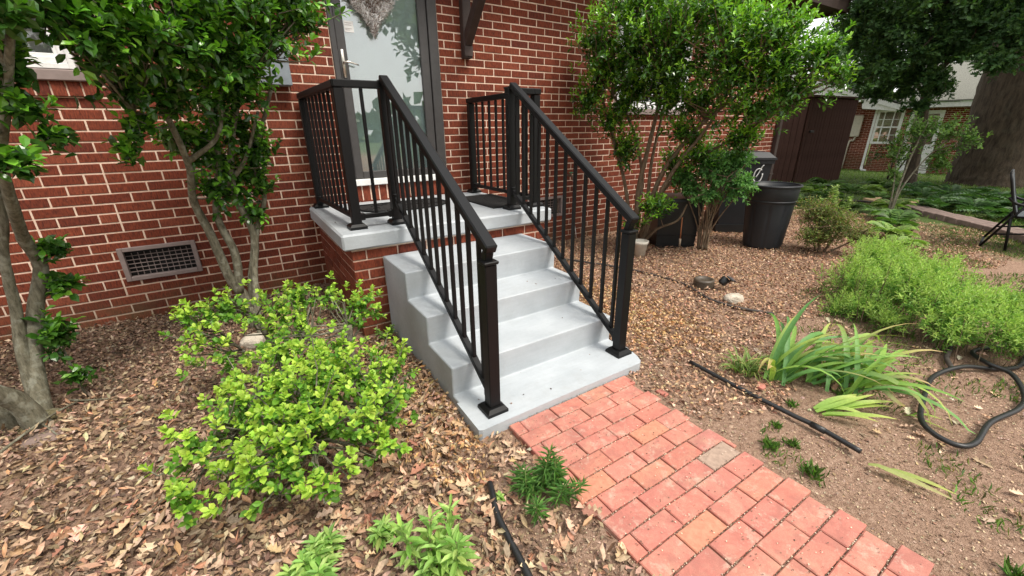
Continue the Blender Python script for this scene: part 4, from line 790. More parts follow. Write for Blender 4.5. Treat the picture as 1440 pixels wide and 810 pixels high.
sD = [(rs.uniform(-.05, .05), rs.uniform(-.05, .05), rs.uniform(0, 6.28), rs.uniform(.10, .20), rs.uniform(.7, 1.4), rs.uniform(.8, 2.2), .0028, (.16, .26, .06), rs.choice([(.22, .32, .08), (.42, .36, .14)])) for _ in range(80)]
blades('grass_clump', 'narrow leaved grassy clump just left of the iris leaves', (1.72, -2.97, -.02), sD)
blades('fallen_iris_leaf', 'fallen yellowing leaf lying on the soil at the lower right', (1.46, -3.63, -.02), [(0, 0, rad(-83), .25, .05, .1, .009, (.36, .42, .14), (.50, .42, .22)), (.02, -.05, rad(-70), .2, .08, .2, .008, (.30, .38, .10), YB)], 'leaf')
blades('fallen_iris_leaf', 'fallen pale leaf lying inside the loop of black hose', (1.98, -3.60, -.02), [(0, 0, rad(-100), .17, .1, .2, .010, G3, YB), (.03, -.02, rad(-60), .1, .2, .3, .008, G3, YB)], 'leaf')
# ------------------------------------------------------------------ hoses, pipes, sticks, stones
def hose(nm, label, cat, pts, r, mat, sm=8):
    k = MB(); k.tube(pts, r, 10, sm); o = k.build(nm, mat, None, True); tag(o, label, cat); return o
hz = .012
loop = [(3.20, -3.80, hz), (3.0, -3.80, hz), (2.86, -3.735, hz), (2.70, -3.635, .03), (2.472, -3.573, hz), (2.152, -3.615, hz), (1.97, -3.655, hz), (1.885, -3.719, hz), (1.874, -3.801, hz), (1.96, -3.837, hz), (2.192, -3.837, hz), (2.448, -3.885, hz), (2.637, -3.875, hz), (2.80, -3.80, .035), (2.84, -3.70, .04), (2.98, -3.62, .03), (3.3, -3.7, hz)]
hose('garden_hose', 'looped black rubber hose lying on the soil at the right edge', 'hose', loop, .0118, HOSEM)
hose('garden_hose', 'grey brown hose end emerging beneath the goldenrod at the right edge', 'hose', [(2.68, -3.60, .012), (2.80, -3.55, .014), (2.98, -3.52, .02), (3.1, -3.4, .03)], .013, PIPE)
hose('edging_pipe', 'straight black pipe on the soil between the brick path and the iris', 'pipe', [(1.542, -2.739, .004), (1.523, -3.014, .006), (1.521, -3.299, .003), (1.521, -3.42, .006), (1.492, -3.588, .010)], .0115, HOSEM)
k = MB(); k.tube([(1.519, -3.39, .006), (1.514, -3.45, .007)], .0145, 10); tag(k.build('pipe_coupling', HOSEM, None, True), 'short thicker coupling on the black pipe beside the path', 'coupling')
hose('drip_pipe', 'thin weathered brown pipe crossing the mulch beside the pale stone', 'pipe', [(2.2, -.55, .0), (2.40, -.95, .004), (2.586, -1.39, .003), (2.643, -1.847, .006), (2.55, -2.11, .010), (2.501, -2.251, .008), (2.536, -2.464, .005), (2.64, -2.66, .004)], .0105, PIPE)
hose('edging_pipe', 'short black pipe at the bottom edge left of the lily seedling', 'pipe', [(.112, -2.86, -.006), (.09, -2.92, .008), (.058, -3.012, .007), (.042, -3.131, .006), (.029, -3.241, .007), (.0, -3.45, .006)], .0125, HOSEM)
for pts, r, lab in [([(-1.60, -1.60, .02), (-1.48, -1.38, .035), (-1.40, -1.25, .02)], .007, 'pale bare stick leaning across the foot of the far left tree'), ([(-1.46, -1.20, .02), (-1.38, -1.26, .02), (-1.28, -1.31, .02)], .006, 'short grey stick on the litter right of the far left tree'),
                    ([(-1.50, -1.40, .02), (-1.44, -1.50, .02), (-1.40, -1.57, .015)], .005, 'crooked pale twig below the far left tree')]:
    k = MB(); k.tube(pts, [r, r * .8, r * .5], 6, 4, .1); tag(k.build('stick', BARK, None, True), lab, 'stick')
for tl_, pts in [('long thin twig on the litter left of the azalea', [(-1.05, -2.42, .03), (-.86, -2.18, .02)]), ('tiny upright twig on the litter at the lower left', [(-.95, -2.6, .03), (-.93, -2.52, .03)]), ('thin twig on the mulch between azalea and stoop corner', [(-.2, -1.2, .02), (.02, -1.28, .02)]), ('thin twig on the mulch right of the steps under the railing', [(1.75, -1.2, .015), (1.95, -1.5, .015)]), ('thin pale twig near the top end of the black pipe', [(1.6, -2.4, .012), (1.5, -2.62, .01)])]:
    k = MB(); k.tube([pts[0], tuple((a + b) / 2 + random.uniform(-.01, .01) for a, b in zip(*pts)), pts[1]], .003, 5, 3); tag(k.build('twig', BARK2, None, True), tl_, 'twig', 'dry twigs on the beds')
def rock(nm, label, c, s, mat, seed):
    bm = bmesh.new(); bmesh.ops.create_icosphere(bm, subdivisions=3, radius=1); r = random.Random(seed); vs = [Vector((r.gauss(0, 1), r.gauss(0, 1), r.gauss(0, 1))).normalized() for _ in range(9)]
    for v in bm.verts:
        m = 1.0
        for d_ in vs: m = min(m, .78 / max(.3, v.co.normalized().dot(d_)) if v.co.normalized().dot(d_) > .3 else 1.0)
        v.co = Vector((v.co.x * s[0], v.co.y * s[1], v.co.z * s[2])) * m * r.uniform(.96, 1.04) + Vector(c)
    me = bpy.data.meshes.new(nm); bm.to_mesh(me); bm.free(); return tag(link(nm, me, None, mat), label, 'stone')
rock('stone', 'pale rough stone beside the solar light in the mulch', (2.645, -2.345, .02), (.085, .07, .045), STONE, 1)
rock('stone', 'pale rounded stone behind the azalea at the foot of the holly', (-.60, -1.02, .02), (.09, .07, .06), STONE, 4)
rock('stone', 'grey buried stone at the foot of the far left tree', (-1.47, -1.50, -.01), (.08, .07, .035), PAVB, 6)
rock('brick_fragment', 'broken red brick piece by the grassy clump', (1.64, -3.10, -.002), (.03, .022, .014), PV, 3)['category'] = 'brick'
# cut branch stub lying in azalea
k = MB(); k.tube([(-.50, -1.86, .17), (-.40, -1.84, .18), (-.33, -1.80, .16)], [.016, .018, .016], 8, 4, .05); tag(k.build('cut_branch', BARK, None, True), 'short cut branch with a pale end lying inside the azalea', 'branch')
# solar spotlight and its round base
sl = thing('solar_spotlight', 'small black solar spotlight tipped over beside a round brown drum in the mulch', 'light', (2.77, -2.12, 0))
k = MB(); k.lathe([(.028, 0), (.034, .01), (.036, .06), (.030, .065)], 16); m = Matrix.Translation((2.775, -2.15, .055)) @ Euler((.5, .6, .3)).to_matrix().to_4x4(); k.v = [tuple(m @ Vector(v)) for v in k.v]; k.build('lamp_head', PLB, sl, True)
k = MB(); k.cbox((-.045, -.032, -.005), (.045, .032, .007), .003, Matrix.Translation((2.82, -2.21, .105)) @ Euler((.5, .35, .2)).to_matrix().to_4x4()); k.build('solar_panel', PLB, sl)
k = MB(); k.cbox((-.038, -.026, .0072), (.038, .026, .009), .0008, Matrix.Translation((2.82, -2.21, .105)) @ Euler((.5, .35, .2)).to_matrix().to_4x4()); k.build('solar_cell', m_plain('solar_cell_blue', (.05, .07, .10), .15), sl)
k = MB(); k.tube([(2.775, -2.15, .06), (2.80, -2.19, .075), (2.82, -2.21, .10)], .008, 6, 3); k.build('hinge_arm', PLB, sl)
dr = thing('drum', 'round brown ribbed drum half sunk in the mulch by the solar light', 'drum', (2.735, -2.02, -.02)); k = MB()
k.lathe([(.080, -.03), (.083, .0)] + [(.083 + (.003 if i % 2 else -.002), .008 + i * .0085) for i in range(8)] + [(.078, .082), (.066, .084), (.062, .070), (.01, .068)], 24, (2.735, -2.02, -.01)); k.build('drum_body', m_plain('brown_black_plastic', (.075, .058, .042), .5, var=.3), dr, True)
# ------------------------------------------------------------------ bins and pots
tc = thing('trash_can', 'large round open topped charcoal trash can standing in the mulch', 'trash can', (4.66, -1.585, -.02)); c0 = (4.585, -1.54, -.02)
k = MB(); fl = lambda a, z: 1 - (.035 if (math.sin(9 * a + .3) > .86 and .04 < z < .49) else 0)
k.lathe([(.195, 0), (.20, .02), (.206, .05), (.228, .30), (.241, .48), (.244, .51), (.246, .53), (.256, .54), (.262, .66), (.262, .70)], 108, c0, (1, 0), fl); k.lathe([(.262, .70), (.252, .70), (.246, .60), (.19, .04), (.01, .03)], 64, c0, (0, 1)); k.build('can_body', PLA, tc, True)
k = MB(); k.lathe([(.262, .690), (.278, .692), (.281, .700), (.279, .712), (.262, .714), (.255, .706), (.262, .69)], 64, c0, (0, 0)); k.build('rim', PLA, tc, True)
k = MB(); k.lathe([(.247, .525), (.259, .530), (.259, .545), (.250, .548)], 64, c0, (0, 0)); k.build('band', PLA, tc, True)
ca = thing('wheeled_bin', 'grey wheeled bin with a closed lid and white mark behind the round can', 'bin', (5.30, -1.02, -.02)); m0 = Matrix.Translation((5.13, -.80, -.02)) @ Matrix.Rotation(rad(-42), 4, 'Z')
def frus(k, lo, hi, z0, z1, m):    # lo, hi = (halfx, halfy) at bottom, top
    v = [m @ Vector((sx * a, sy * b, z)) for (a, b), z in ((lo, z0), (hi, z1)) for sx, sy in ((-1, -1), (1, -1), (1, 1), (-1, 1))]; return k.add(v, [(3, 2, 1, 0), (4, 5, 6, 7)] + [(i, (i + 1) % 4, 4 + (i + 1) % 4, 4 + i) for i in range(4)])
k = MB(); frus(k, (.22, .23), (.285, .30), .10, .92, m0); frus(k, (.30, .315), (.30, .315), .885, .925, m0); k.build('bin_body', PLA, ca)
k = MB(); frus(k, (.315, .33), (.315, .33), .93, .955, m0); frus(k, (.305, .32), (.24, .25), .956, 1.02, m0); k.build('lid', PLA, ca)
for sx in (-1, 1):
    k = MB(); k.lathe([(.02, -.025), (.11, -.025), (.12, -.015), (.12, .015), (.11, .025), (.02, .025)], 24); m = m0 @ Matrix.Translation((sx * .24, .2, .115)) @ Matrix.Rotation(math.pi / 2, 4, 'Y'); k.v = [tuple(m @ Vector(v)) for v in k.v]; k.build('wheel', PLB, ca, True)
k = MB(); frus(k, (.25, .25), (.25, .25), .0, .10, m0); k.build('base', PLB, ca)
k = MB(); M = lambda x, z: tuple(m0 @ Vector((x, -.3045 + (.92 - z) * .085 - .004, z)))
k.tube([M(.14 + .050 * math.cos(t), .74 + .085 * math.sin(t)) for t in np.linspace(.9, 6.6, 26)], .0075, 6); k.tube([M(.12, .72), M(.145, .78), M(.165, .84), M(.185, .87)], .007, 6, 4); k.tube([M(.09, .625), M(.19, .635)], .0085, 6)
k.build('painted_number', WHT, ca, True)
tb = thing('storage_tote', 'black rectangular plastic bin by the wall behind the railing post', 'bin', (3.75, -.92, -.02)); m1 = Matrix.Translation((3.78, -.86, -.02)) @ Matrix.Rotation(rad(-35), 4, 'Z')
k = MB(); frus(k, (.215, .20), (.25, .24), .0, .54, m1); k.build('tote_body', PLB, tb)
k = MB(); frus(k, (.222, .207), (.226, .211), .015, .045, m1); frus(k, (.228, .214), (.232, .218), .14, .16, m1); k.build('base_rim', PLB, tb)
k = MB(); frus(k, (.268, .258), (.262, .25), .542, .575, m1); k.build('lid', PLB, tb)
stk = thing('garden_stake', 'thin orange stick with a pale tip leaning on the black plastic bin', 'stake', (3.62, -1.12, 0)); k = MB(); k.tube([(3.60, -1.12, .36), (3.60, -1.13, .12)], .007, 6); k.build('shaft', m_plain('orange_wood', (.36, .13, .05), .7), stk, True)
k = MB(); k.tube([(3.60, -1.13, .12), (3.60, -1.135, .03)], [.013, .010], 8); k.build('tip', m_plain('pale_tip', (.45, .34, .24), .7), stk, True)
pt = thing('plant_pot', 'small white ribbed pot under the evergreen shrub behind the railing post', 'pot', (3.03, -1.05, -.02)); k = MB()
k.lathe([(.055, 0), (.075, .15), (.083, .155), (.085, .185), (.075, .186), (.06, .10), (.01, .10)], 28, (3.03, -1.05, -.02), fn=lambda a, z: 1 + .02 * math.sin(14 * a)); k.build('pot_body', m_plain('white_clay', (.62, .58, .50), .7), pt, True)
# ------------------------------------------------------------------ edging of brown stones and flagstone
ew = thing('edging_wall', 'low edging row of brown paving stones below the big oak', 'edging', (8.2, -2.2, 0)); EP = [(9.17, -1.45), (8.32, -2.02), (7.85, -2.50), (7.43, -2.97), (7.1, -3.26), (6.69, -3.62), (6.2, -4.1)]
Q = []; 
for (a, b), (c, d_) in zip(EP, EP[1:]):
    L_ = math.hypot(c - a, d_ - b); n = max(1, round(L_ / .21))
    for i in range(n): Q.append((a + (c - a) * (i + .5) / n, b + (d_ - b) * (i + .5) / n, math.atan2(d_ - b, c - a)))
em = MB().cbox((-.1, -.15, 0), (.1, .15, .10), .008).mesh('stone'); em.materials.append(PAVB); inv = world_to(ew)
for (x, y, a) in Q:
    nx_, ny_ = -math.sin(a), math.cos(a); o = link('edging_stone', em, ew); o.matrix_local = inv @ Matrix.Translation((x + nx_ * .13, y + ny_ * .13, gz(x, y) - .02)) @ Euler((random.gauss(0, .02), random.gauss(0, .02), a + random.gauss(0, .03))).to_matrix().to_4x4()
k = MB(); k.prism([(9.35, -1.65), (9.95, -1.55), (10.0, -1.05), (9.5, -.85), (9.2, -1.15)], -.12, .0); tag(k.build('flagstone', m_plain('tan_flagstone', (.42, .30, .17), .9, .2, var=.25, sc=6), None), 'flat tan flagstone left of the brown edging row', 'stone')
hose('soaker_hose', 'dark hose lying along the plant bed left of the flagstone', 'hose', [(8.9, -.62, -.02), (9.1, -.95, -.01), (9.0, -1.35, -.01), (8.6, -1.7, 0)], .018, PIPE)
# ------------------------------------------------------------------ folding chair at the right edge
ch = thing('folding_chair', 'black folding garden chair with mesh back cut off by the right picture edge', 'chair', (6.5, -3.4, 0)); rr_, dd_ = Vector((.134, -.991, 0)), Vector((.991, .134, 0)); O_ = Vector((6.352, -3.005, 0))
U = lambda u, z, v=0: tuple(O_ + rr_ * u + dd_ * v + Vector((0, 0, z)))
for v in (0, .55):
    k = MB(); k.tube([U(.0, .82, v), U(.03, .84, v), U(.09, .845, v)] if v > 9 else [U(.17, .36, v), U(.10, .55, v), U(.02, .80, v)], .012, 8, 3); k.build('back_frame', BLK, ch, True)
    k = MB(); k.tube([U(0, .02, v), U(.15, .36, v), U(.22, .5, v)], .012, 8); k.build('leg', BLK, ch, True)
    k = MB(); k.tube([U(.19, .0, v), U(.16, .2, v), U(.14, .34, v)], .012, 8); k.build('leg', BLK, ch, True)
    k = MB(); k.tube([U(.06, .16, v), U(.3, .20, v), U(.75, .2, v)], .009, 8); k.build('side_rail', BLK, ch, True)
    k = MB(); k.tube([U(.07, .56, v), U(.14, .50, v), U(.30, .47, v), U(.55, .47, v)], .014, 8, 4); k.build('armrest', BLK, ch, True)
    k = MB(); k.tube([U(.17, .36, v), U(.45, .38, v), U(.70, .34, v)], .012, 8, 3); k.build('seat_rail', BLK, ch, True)
    k = MB(); k.tube([U(.70, .34, v), U(.75, .2, v), U(.78, .0, v)], .012, 8); k.build('leg', BLK, ch, True)
for (u, z, n_) in ((.02, .80, 'top_bar'), (0, .02, 'foot_bar'), (.19, .0, 'foot_bar')): k = MB(); k.tube([U(u, z, 0), U(u, z, .55)], .012, 8); k.build(n_, BLK, ch, True)
MESHM = m_plain('grey_mesh_fabric', (.075, .085, .095), .6, .3, sc=200, var=.4, bump=.5)
k = MB()
pb = [(.17, .36), (.135, .46), (.10, .55), (.06, .68), (.025, .79)]
for (a, b), (c, d_) in zip(pb, pb[1:]): k.add([U(a, b, .02), U(a, b, .53), U(c, d_, .53), U(c, d_, .02)], [(0, 1, 2, 3)]); k.add([U(a + .006, b, .02), U(a + .006, b, .53), U(c + .006, d_, .53), U(c + .006, d_, .02)], [(3, 2, 1, 0)])
k.build('mesh_back', MESHM, ch, True)
k = MB(); k.cbox((-.275, -.26, -.004), (.275, .26, .004), .002, Matrix.Translation(U(.44, .365, .275)) @ Matrix.Rotation(math.atan2(.134, .991), 4, 'Z')); k.build('mesh_seat', MESHM, ch)
# ------------------------------------------------------------------ brown shed
SHM = m_plain('shed_brown_paint', (.060, .030, .024), .9, .1, var=.3, sc=3)
sh = thing('brown_shed', 'dark brown board shed with a flat top beyond the house corner', 'shed', (14, 2.6, -.2)); A_, B_ = Vector((12.40, 1.74, 0)), Vector((14.95, 1.62, 0)); C_ = Vector((13.1, 3.2, 0)); D_ = Vector((15.4, 3.1, 0))
k = MB(); k.prism([(12.42, 1.78), (14.93, 1.66), (15.35, 3.1), (13.1, 3.15)], -.4, 2.0); k.build('shed_body', SHM, sh)
def boards(p, q, n, z0, z1, off):
    d_ = (q - p); nn = Vector((d_.y, -d_.x, 0)).normalized(); w_ = d_.length / n
    bmsh = MB().cbox((.004, -.012, z0), (w_ - .004, .012, z1), .003).mesh('board'); bmsh.materials.append(SHM)
    for i in range(n):
        o = link('board', bmsh, sh); o.matrix_local = world_to(sh) @ Matrix.Translation(p + d_ * i / n + nn * (off + random.uniform(0, .006))) @ Matrix.Rotation(math.atan2(d_.y, d_.x), 4, 'Z')
boards(A_, B_, 17, -.35, 1.99, .012); boards(C_, A_, 8, -.35, 1.99, .012)
k = MB(); k.cbox((12.40, 1.695, -.3), (12.50, 1.715, 2.0), .004, Matrix()); k.build('corner_trim', SHM, sh)
k = MB(); k.prism([(12.30, 1.62), (15.06, 1.50), (15.5, 3.2), (13.0, 3.3)], 2.003, 2.05); k.build('shed_roof', SHM, sh)
k = MB(); k.cbox((12.62, 1.66, 1.14), (12.82, 1.70, 1.19), .004); k.build('latch', PLB, sh)
# ------------------------------------------------------------------ neighbouring house
fh = thing('neighbour_house', 'neighbouring brick house with white eave and white window beyond the shed', 'house', (21.55, 3.2, -.47)); T_, N_ = Vector((.3095, -.9509, 0)), Vector((.9509, .3095, 0)); F0 = Vector((21.55, 3.2, 0)); FI = world_to(fh)
FM = Matrix(((T_.x, N_.x, 0, F0.x), (T_.y, N_.y, 0, F0.y), (0, 0, 1, 0), (0, 0, 0, 1)))      # local u along wall, v into depth, z
k = MB(); k.box((0.03, .006, -.9), (9, 6, 2.0), FM); k.box((-5, .70, -.9), (-.0, 6, 2.25), FM); k.build('wall', MO, fh)
FBk = Bricks(); aT = math.atan2(T_.y, T_.x)
def fplace(v0): return lambda x, z, L, H: FBk.put(FM @ Vector((x, v0, z)), L, H, aT)
course_fill(FBk, .03, 5.0, -.75, 2.0, phase, [(.0, .78, .62, 1.84), (1.0, 1.9, -.5, 1.75)], fplace(0)); course_fill(FBk, -3.0, .0, -.75, 2.2, phase, (), fplace(.695))
FBk.build(fh, 0, BR, inv=FI)
wm = m_plain('white_house_paint', (.72, .72, .70), .6)
w_ = link('window', None, fh); k = MB()
for (a, b, c, d_) in [(-.02, .06, .6, 1.86), (.70, .80, .6, 1.86), (.06, .70, .6, .68), (.06, .70, 1.78, 1.86), (.06, .70, 1.20, 1.25), (.20, .235, .68, 1.78), (.48, .515, .68, 1.78), (.06, .70, .92, .94), (.06, .70, 1.5, 1.52)]: k.box((a, -.03, c), (b, .02, d_), FM)
k.build('frame', wm, w_); MB().box((.06, .0, .68), (.70, .004, 1.78), FM).build('pane', GLD, w_)
k = MB(); k.box((.08, .03, .68), (.36, .035, 1.78), FM); k.build('curtain', m_plain('teal_curtain', (.33, .42, .41), .8), w_)
k = MB(); k.box((.36, .03, .68), (.70, .034, 1.78), FM); k.build('dark_room_panel', DARK, w_)  # near-black sheet painted as the unlit room behind this half of the glass
dn = link('porch_window', None, fh); k = MB()
for (a, b, c, d_) in [(.98, 1.10, -.5, 1.80), (1.80, 1.92, -.5, 1.80), (1.10, 1.80, 1.68, 1.80), (1.10, 1.80, .5, .58)]: k.box((a, -.03, c), (b, .02, d_), FM)
k.build('frame', wm, dn); MB().box((1.1, .0, .58), (1.8, .004, 1.68), FM).build('pane', GLD, dn); MB().box((1.1, -.01, -.5), (1.8, .003, .5), FM).build('panel', wm, dn); MB().box((1.1, .03, .58), (1.8, .034, 1.68), FM).build('dark_room_panel', DARK, dn)  # last box is a near-black sheet standing in for the dark room inside
k = MB(); k.box((-.11, -.05, -.35), (-.03, .02, 1.95), FM); k.tube([FM @ Vector((-.07, -.02, -.30)), FM @ Vector((-.05, -.05, -.42)), FM @ Vector((.10, -.08, -.46))], .05, 8, 3); k.build('downspout', wm, fh)
k = MB(); k.cbox((-.86, .52, .86), (-.44, .69, 1.70), .02, FM); k.build('meter_box', BEIGE, fh); k = MB(); k.tube([FM @ Vector((-.55, .62, .86)), FM @ Vector((-.60, .62, .70)), FM @ Vector((-.72, .62, .62)), FM @ Vector((-.75, .62, -.5))], .035, 8, 4); k.build('conduit', BEIGE, fh, True)
k = MB()
def gpoly(pts, v0, v1): 
    n = len(pts); b = [FM @ Vector((u, v0, z)) for u, z in pts] + [FM @ Vector((u, v1, z)) for u, z in pts]; k.add(b, [tuple(range(n)), tuple(range(2 * n - 1, n - 1, -1))] + [(i, (i + 1) % n, n + (i + 1) % n, n + i) for i in range(n)])
gpoly([(-5, 4.02), (.58, 2.02), (.58, 1.84), (-5, 3.84)], -.62, -.55); k.build('rake_board', wm, fh)
k = MB(); gpoly([(-5, 3.83), (.58, 1.95), (.50, 1.80), (-.55, 1.93), (-.60, 2.24), (-5, 2.26)], -.545, -.50); k.build('gable_panel', wm, fh)
k = MB(); gpoly([(-.55, 1.93), (.55, 1.90), (9, 1.90), (9, 1.96), (.55, 1.96), (-.55, 1.99)], -.498, .72); gpoly([(.6, 1.89), (9, 1.89), (9, 2.05), (.6, 2.05)], -.62, -.56); k.build('soffit', wm, fh)
k = MB()
for qs in (((-5, -.68, 4.08), (.64, -.68, 2.06), (.64, 7, 2.06), (-5, 7, 4.08)), ((.5, -.68, 2.07), (9.3, -.68, 2.07), (9.3, 6, 3.9), (.5, 6, 3.9))):
    v = [FM @ Vector(q_) for q_ in qs]; v2 = [x + Vector((0, 0, .05)) for x in v]; k.add(v + v2, [(3, 2, 1, 0), (4, 5, 6, 7), (0, 1, 5, 4), (1, 2, 6, 5), (2, 3, 7, 6), (3, 0, 4, 7)])
k.build('roof', ROOF, fh)
# ------------------------------------------------------------------ trees behind, ferns, ground plants
DK = [(.035, .085, .028), (.05, .115, .035), (.07, .15, .045), (.04, .09, .03)]; MG = [(.09, .18, .04), (.13, .24, .05), (.07, .14, .03)]
oak = thing('oak_tree', 'huge old oak with a very thick dark trunk at the right edge', 'tree', (17.3, -1.15, -.4)); OI = world_to(oak)
k = MB(); k.tube([(17.3, -1.15, -.7), (17.3, -1.15, -.2), (17.3, -1.1, .4), (17.32, -1.05, 2), (17.4, -.95, 4.5), (17.6, -.8, 8)], [1.05, .88, .80, .77, .75, .65], 40, 8, .035); k.build('trunk', OAKB, oak, True)
for pts, r0, r1 in [([(17.4, -1, 4.2), (15.5, -1.4, 5.0), (12.5, -1.5, 4.6), (9.8, -1.6, 3.4)], .28, .04), ([(17.5, -.9, 5), (16, .8, 6), (13, 1.0, 5.4), (10.5, .2, 3.8)], .25, .04), ([(17.5, -.9, 6), (18, -4, 8), (17, -8, 9)], .3, .08), ([(17.6, -.8, 7.5), (15, -2.5, 10), (12, -4, 10.5)], .3, .06)]:
    k = MB(); k.tube(pts, [r0, (r0 * 2 + r1) / 3, (r0 + r1 * 2) / 3, r1][:len(pts)], 10, 6, .08); k.build('limb', OAKB, oak, True)
OB = [(8.26, -0.59, 2.95, .36, .32, .32), (8.94, -0.88, 2.72, .42, .36, .37), (9.53, -1.17, 2.85, .48, .4, .37), (9.18, -1.76, 2.66, .46, .4, .38), (8.81, -2.25, 2.42, .28, .3, .35), (8.96, -0.77, 2.25, .30, .25, .2), (9.6, -1.09, 2.10, .30, .25, .2), (8.81, -2.11, 2.08, .34, .24, .15), (8.33, -0.61, 2.56, .22, .2, .22), (9.66, -1.43, 2.45, .36, .3, .24), (9.58, -0.98, 1.80, .2, .16, .12), (9.3, -1.3, 2.55, .4, .4, .3), (8.49, -.94, 2.12, .2, .2, .16), (8.87, -1.21, 2.34, .25, .25, .2), (9.19, -1.47, 1.98, .22, .2, .14), (8.6, -.75, 2.3, .2, .2, .2), (9.5, -.9, 2.0, .3, .25, .2), (9.0, -.5, 2.1, .25, .25, .2), (9.4, -.6, 1.8, .22, .22, .14), (9.8, -1.35, 1.85, .25, .22, .16), (8.5, -.9, 2.75, .35, .35, .3), (9.2, -2.3, 2.7, .4, .4, .3),
      (9.6, -1.5, 3.4, 1.0, 1.0, .45), (8.6, -.7, 3.5, .8, .8, .4), (9.0, -2.8, 3.0, .7, .6, .5), (11, -2, 3.9, 1.4, 1.5, .6)]
me, tw = crown(OB, grow=1.3, dens=1500, per=7, tl=.16, L=.085, W=.028, old=DK, young=[(.07, .15, .04), (.10, .20, .05)], up=-.1, lean=(-.2, -.1, -.1), youngfrac=.16, fill=2.2, T=T_OAK)
me.transform(OI); link('foliage', me, oak, TREELEAF)
OB2 = [(14, 0, 6.5, 3, 3, 1.6), (17, -3, 8.5, 4, 4, 2.5), (15, -5, 9, 3.5, 3.5, 2), (12.5, -3, 8.5, 3, 3, 1.6), (18, 2, 8, 3.5, 3.5, 2.2), (13.5, 2.0, 5.6, 2, 2, 1.1), (20, -1, 11, 4, 4, 2)]
me, tw2 = crown(OB2, dens=200, per=7, tl=.5, L=.22, W=.075, old=DK, young=[(.07, .15, .04)], up=.1, youngfrac=.2, fill=1.8, T=T_SMALL); me.transform(OI); link('foliage', me, oak, TREELEAF)
mb = MB(); twigs(mb, [(9.8, -1.6, 3.4), (10.2, -.9, 3.9), (10.5, .2, 3.8), (11, -1.5, 4)], tw, .16, 70, .008); link('twigs', mb.mesh('twigs', True, OI), oak, OAKB)
woody('maple_tree', 'slender dark tree with sky showing through its leaves left of the oak', 'tree', (13.05, -.55, -.18), [([(13.06, -.55, -.3), (13.08, -.48, .5), (13.09, -.45, 1.07), (13.02, -.34, 2.12), (12.8, -.35, 3.2), (12.6, -.4, 4.6)], .15, .06), ([(13.02, -.36, 1.9), (12.4, .1, 2.6), (11.9, .5, 3.1)], .05, .015), ([(13.0, -.38, 2.3), (12.4, -1.0, 2.9), (12.0, -1.4, 3.4)], .05, .015)], .1,
    [(11.9, .35, 2.9, .5, .5, .35), (12.1, .0, 2.3, .35, .35, .22), (12.3, -.6, 3.0, .45, .45, .4), (12.3, -1.1, 3.3, .5, .5, .4), (12.4, -.3, 3.8, .9, .9, .5), (11.6, .9, 3.3, .55, .5, .35), (12.0, .75, 2.5, .25, .25, .18), (12.6, -.45, 1.7, .25, .3, .2)], TREELEAF, OAKB,
    dict(grow=1.2, dens=900, per=7, tl=.18, L=.10, W=.032, old=DK, young=MG, up=.0, youngfrac=.2, T=T_OAK), 70, .007, .18, sm=4)
woody('bushy_sapling', 'leaning sapling with airy mid green leaves in front of the oak', 'tree', (8.0, -1.70, -.02), [([(8.0, -1.70, -.05), (7.99, -1.72, .35), (8.13, -1.72, .9), (8.25, -1.77, 1.39)], .022, .007), ([(8.01, -1.72, -.05), (8.0, -1.75, .36), (8.16, -1.87, .8), (8.32, -2.07, 1.19)], .016, .006), ([(7.99, -1.69, -.05), (7.97, -1.67, .35), (8.08, -1.57, .84), (8.2, -1.57, 1.15)], .014, .006)], .02,
    [(8.3, -1.96, 1.24, .30, .26, .2), (8.23, -1.67, 1.20, .2, .2, .2), (8.36, -2.24, 1.1, .18, .18, .16), (8.29, -1.97, 0.92, .2, .18, .14), (8.5, -1.45, 0.98, .16, .17, .18), (8.05, -1.6, .6, .12, .12, .12), (8.15, -1.55, .85, .18, .18, .14), (8.45, -2.0, .75, .2, .2, .15), (8.6, -1.6, 1.25, .2, .2, .16)], SOFT, BARK,
    dict(grow=1.2, dens=1500, per=7, tl=.12, L=.055, W=.016, old=MG, young=[(.16, .28, .07), (.20, .34, .09)], up=.3, youngfrac=.35), 50, .003, .1, sm=4)
rs = random.Random(12)
def fern(nm, label, x, y, R, n, pal, rise=.9, group=None, leafw=.022):
    z0 = gz(x, y); t = thing(nm, label, 'fern' if nm == 'fern' else 'plant', (x, y, z0), group=group); P, A, N, L = [], [], [], []; mb = MB(); inv = world_to(t)
    for i in range(n):
        a = rs.uniform(0, 6.28); l = R * rs.uniform(.6, 1.1); e = rise * rs.uniform(.6, 1.2); p = np.array([x, y, z0]); pts = []
        for j in range(13):
            s = j / 12; pts.append(p.copy()); el_ = e * (1 - 1.5 * s); d_ = np.array([math.cos(a) * math.cos(el_), math.sin(a) * math.cos(el_), math.sin(el_)]); p = p + d_ * l / 12; sd = np.array([-math.sin(a), math.cos(a), 0])
            if j > 1:
                for sg in (-1, 1): P.append(p.copy()); A.append(sd * sg + d_ * .5); N.append((-d_[0] * d_[2], -d_[1] * d_[2], 1)); L.append(l * .30 * math.sin(math.pi * min(1, .12 + s * .9)) + .01)
        mb.tube([pts[0], pts[5], pts[9], pts[12]], [.003, .0025, .002, .001], 4, cap=False)
    L = np.array(L); me = leaves_mesh('fronds', np.array(P), np.array(A), np.array(N), L, leafw * L / L.mean() * R * 2.2, palette(len(P), pal), T_SMALL); me.transform(inv); link('fronds', me, t, SOFT); link('stalks', mb.mesh('stalks', True, inv), t, SOFTSTEM)
FP = [(10.07, -1.8), (10.9, -1.82), (9.44, -2.33), (10.7, -2.24), (8.83, -2.75), (10.4, -2.6), (10.9, -1.33), (12.0, -.9), (10.19, -2.95), (9.9, -2.35), (9.3, -2.9), (9.2, -1.95), (11.4, -2.3), (11.6, -1.6), (12.4, -1.7), (10.5, -3.3)]
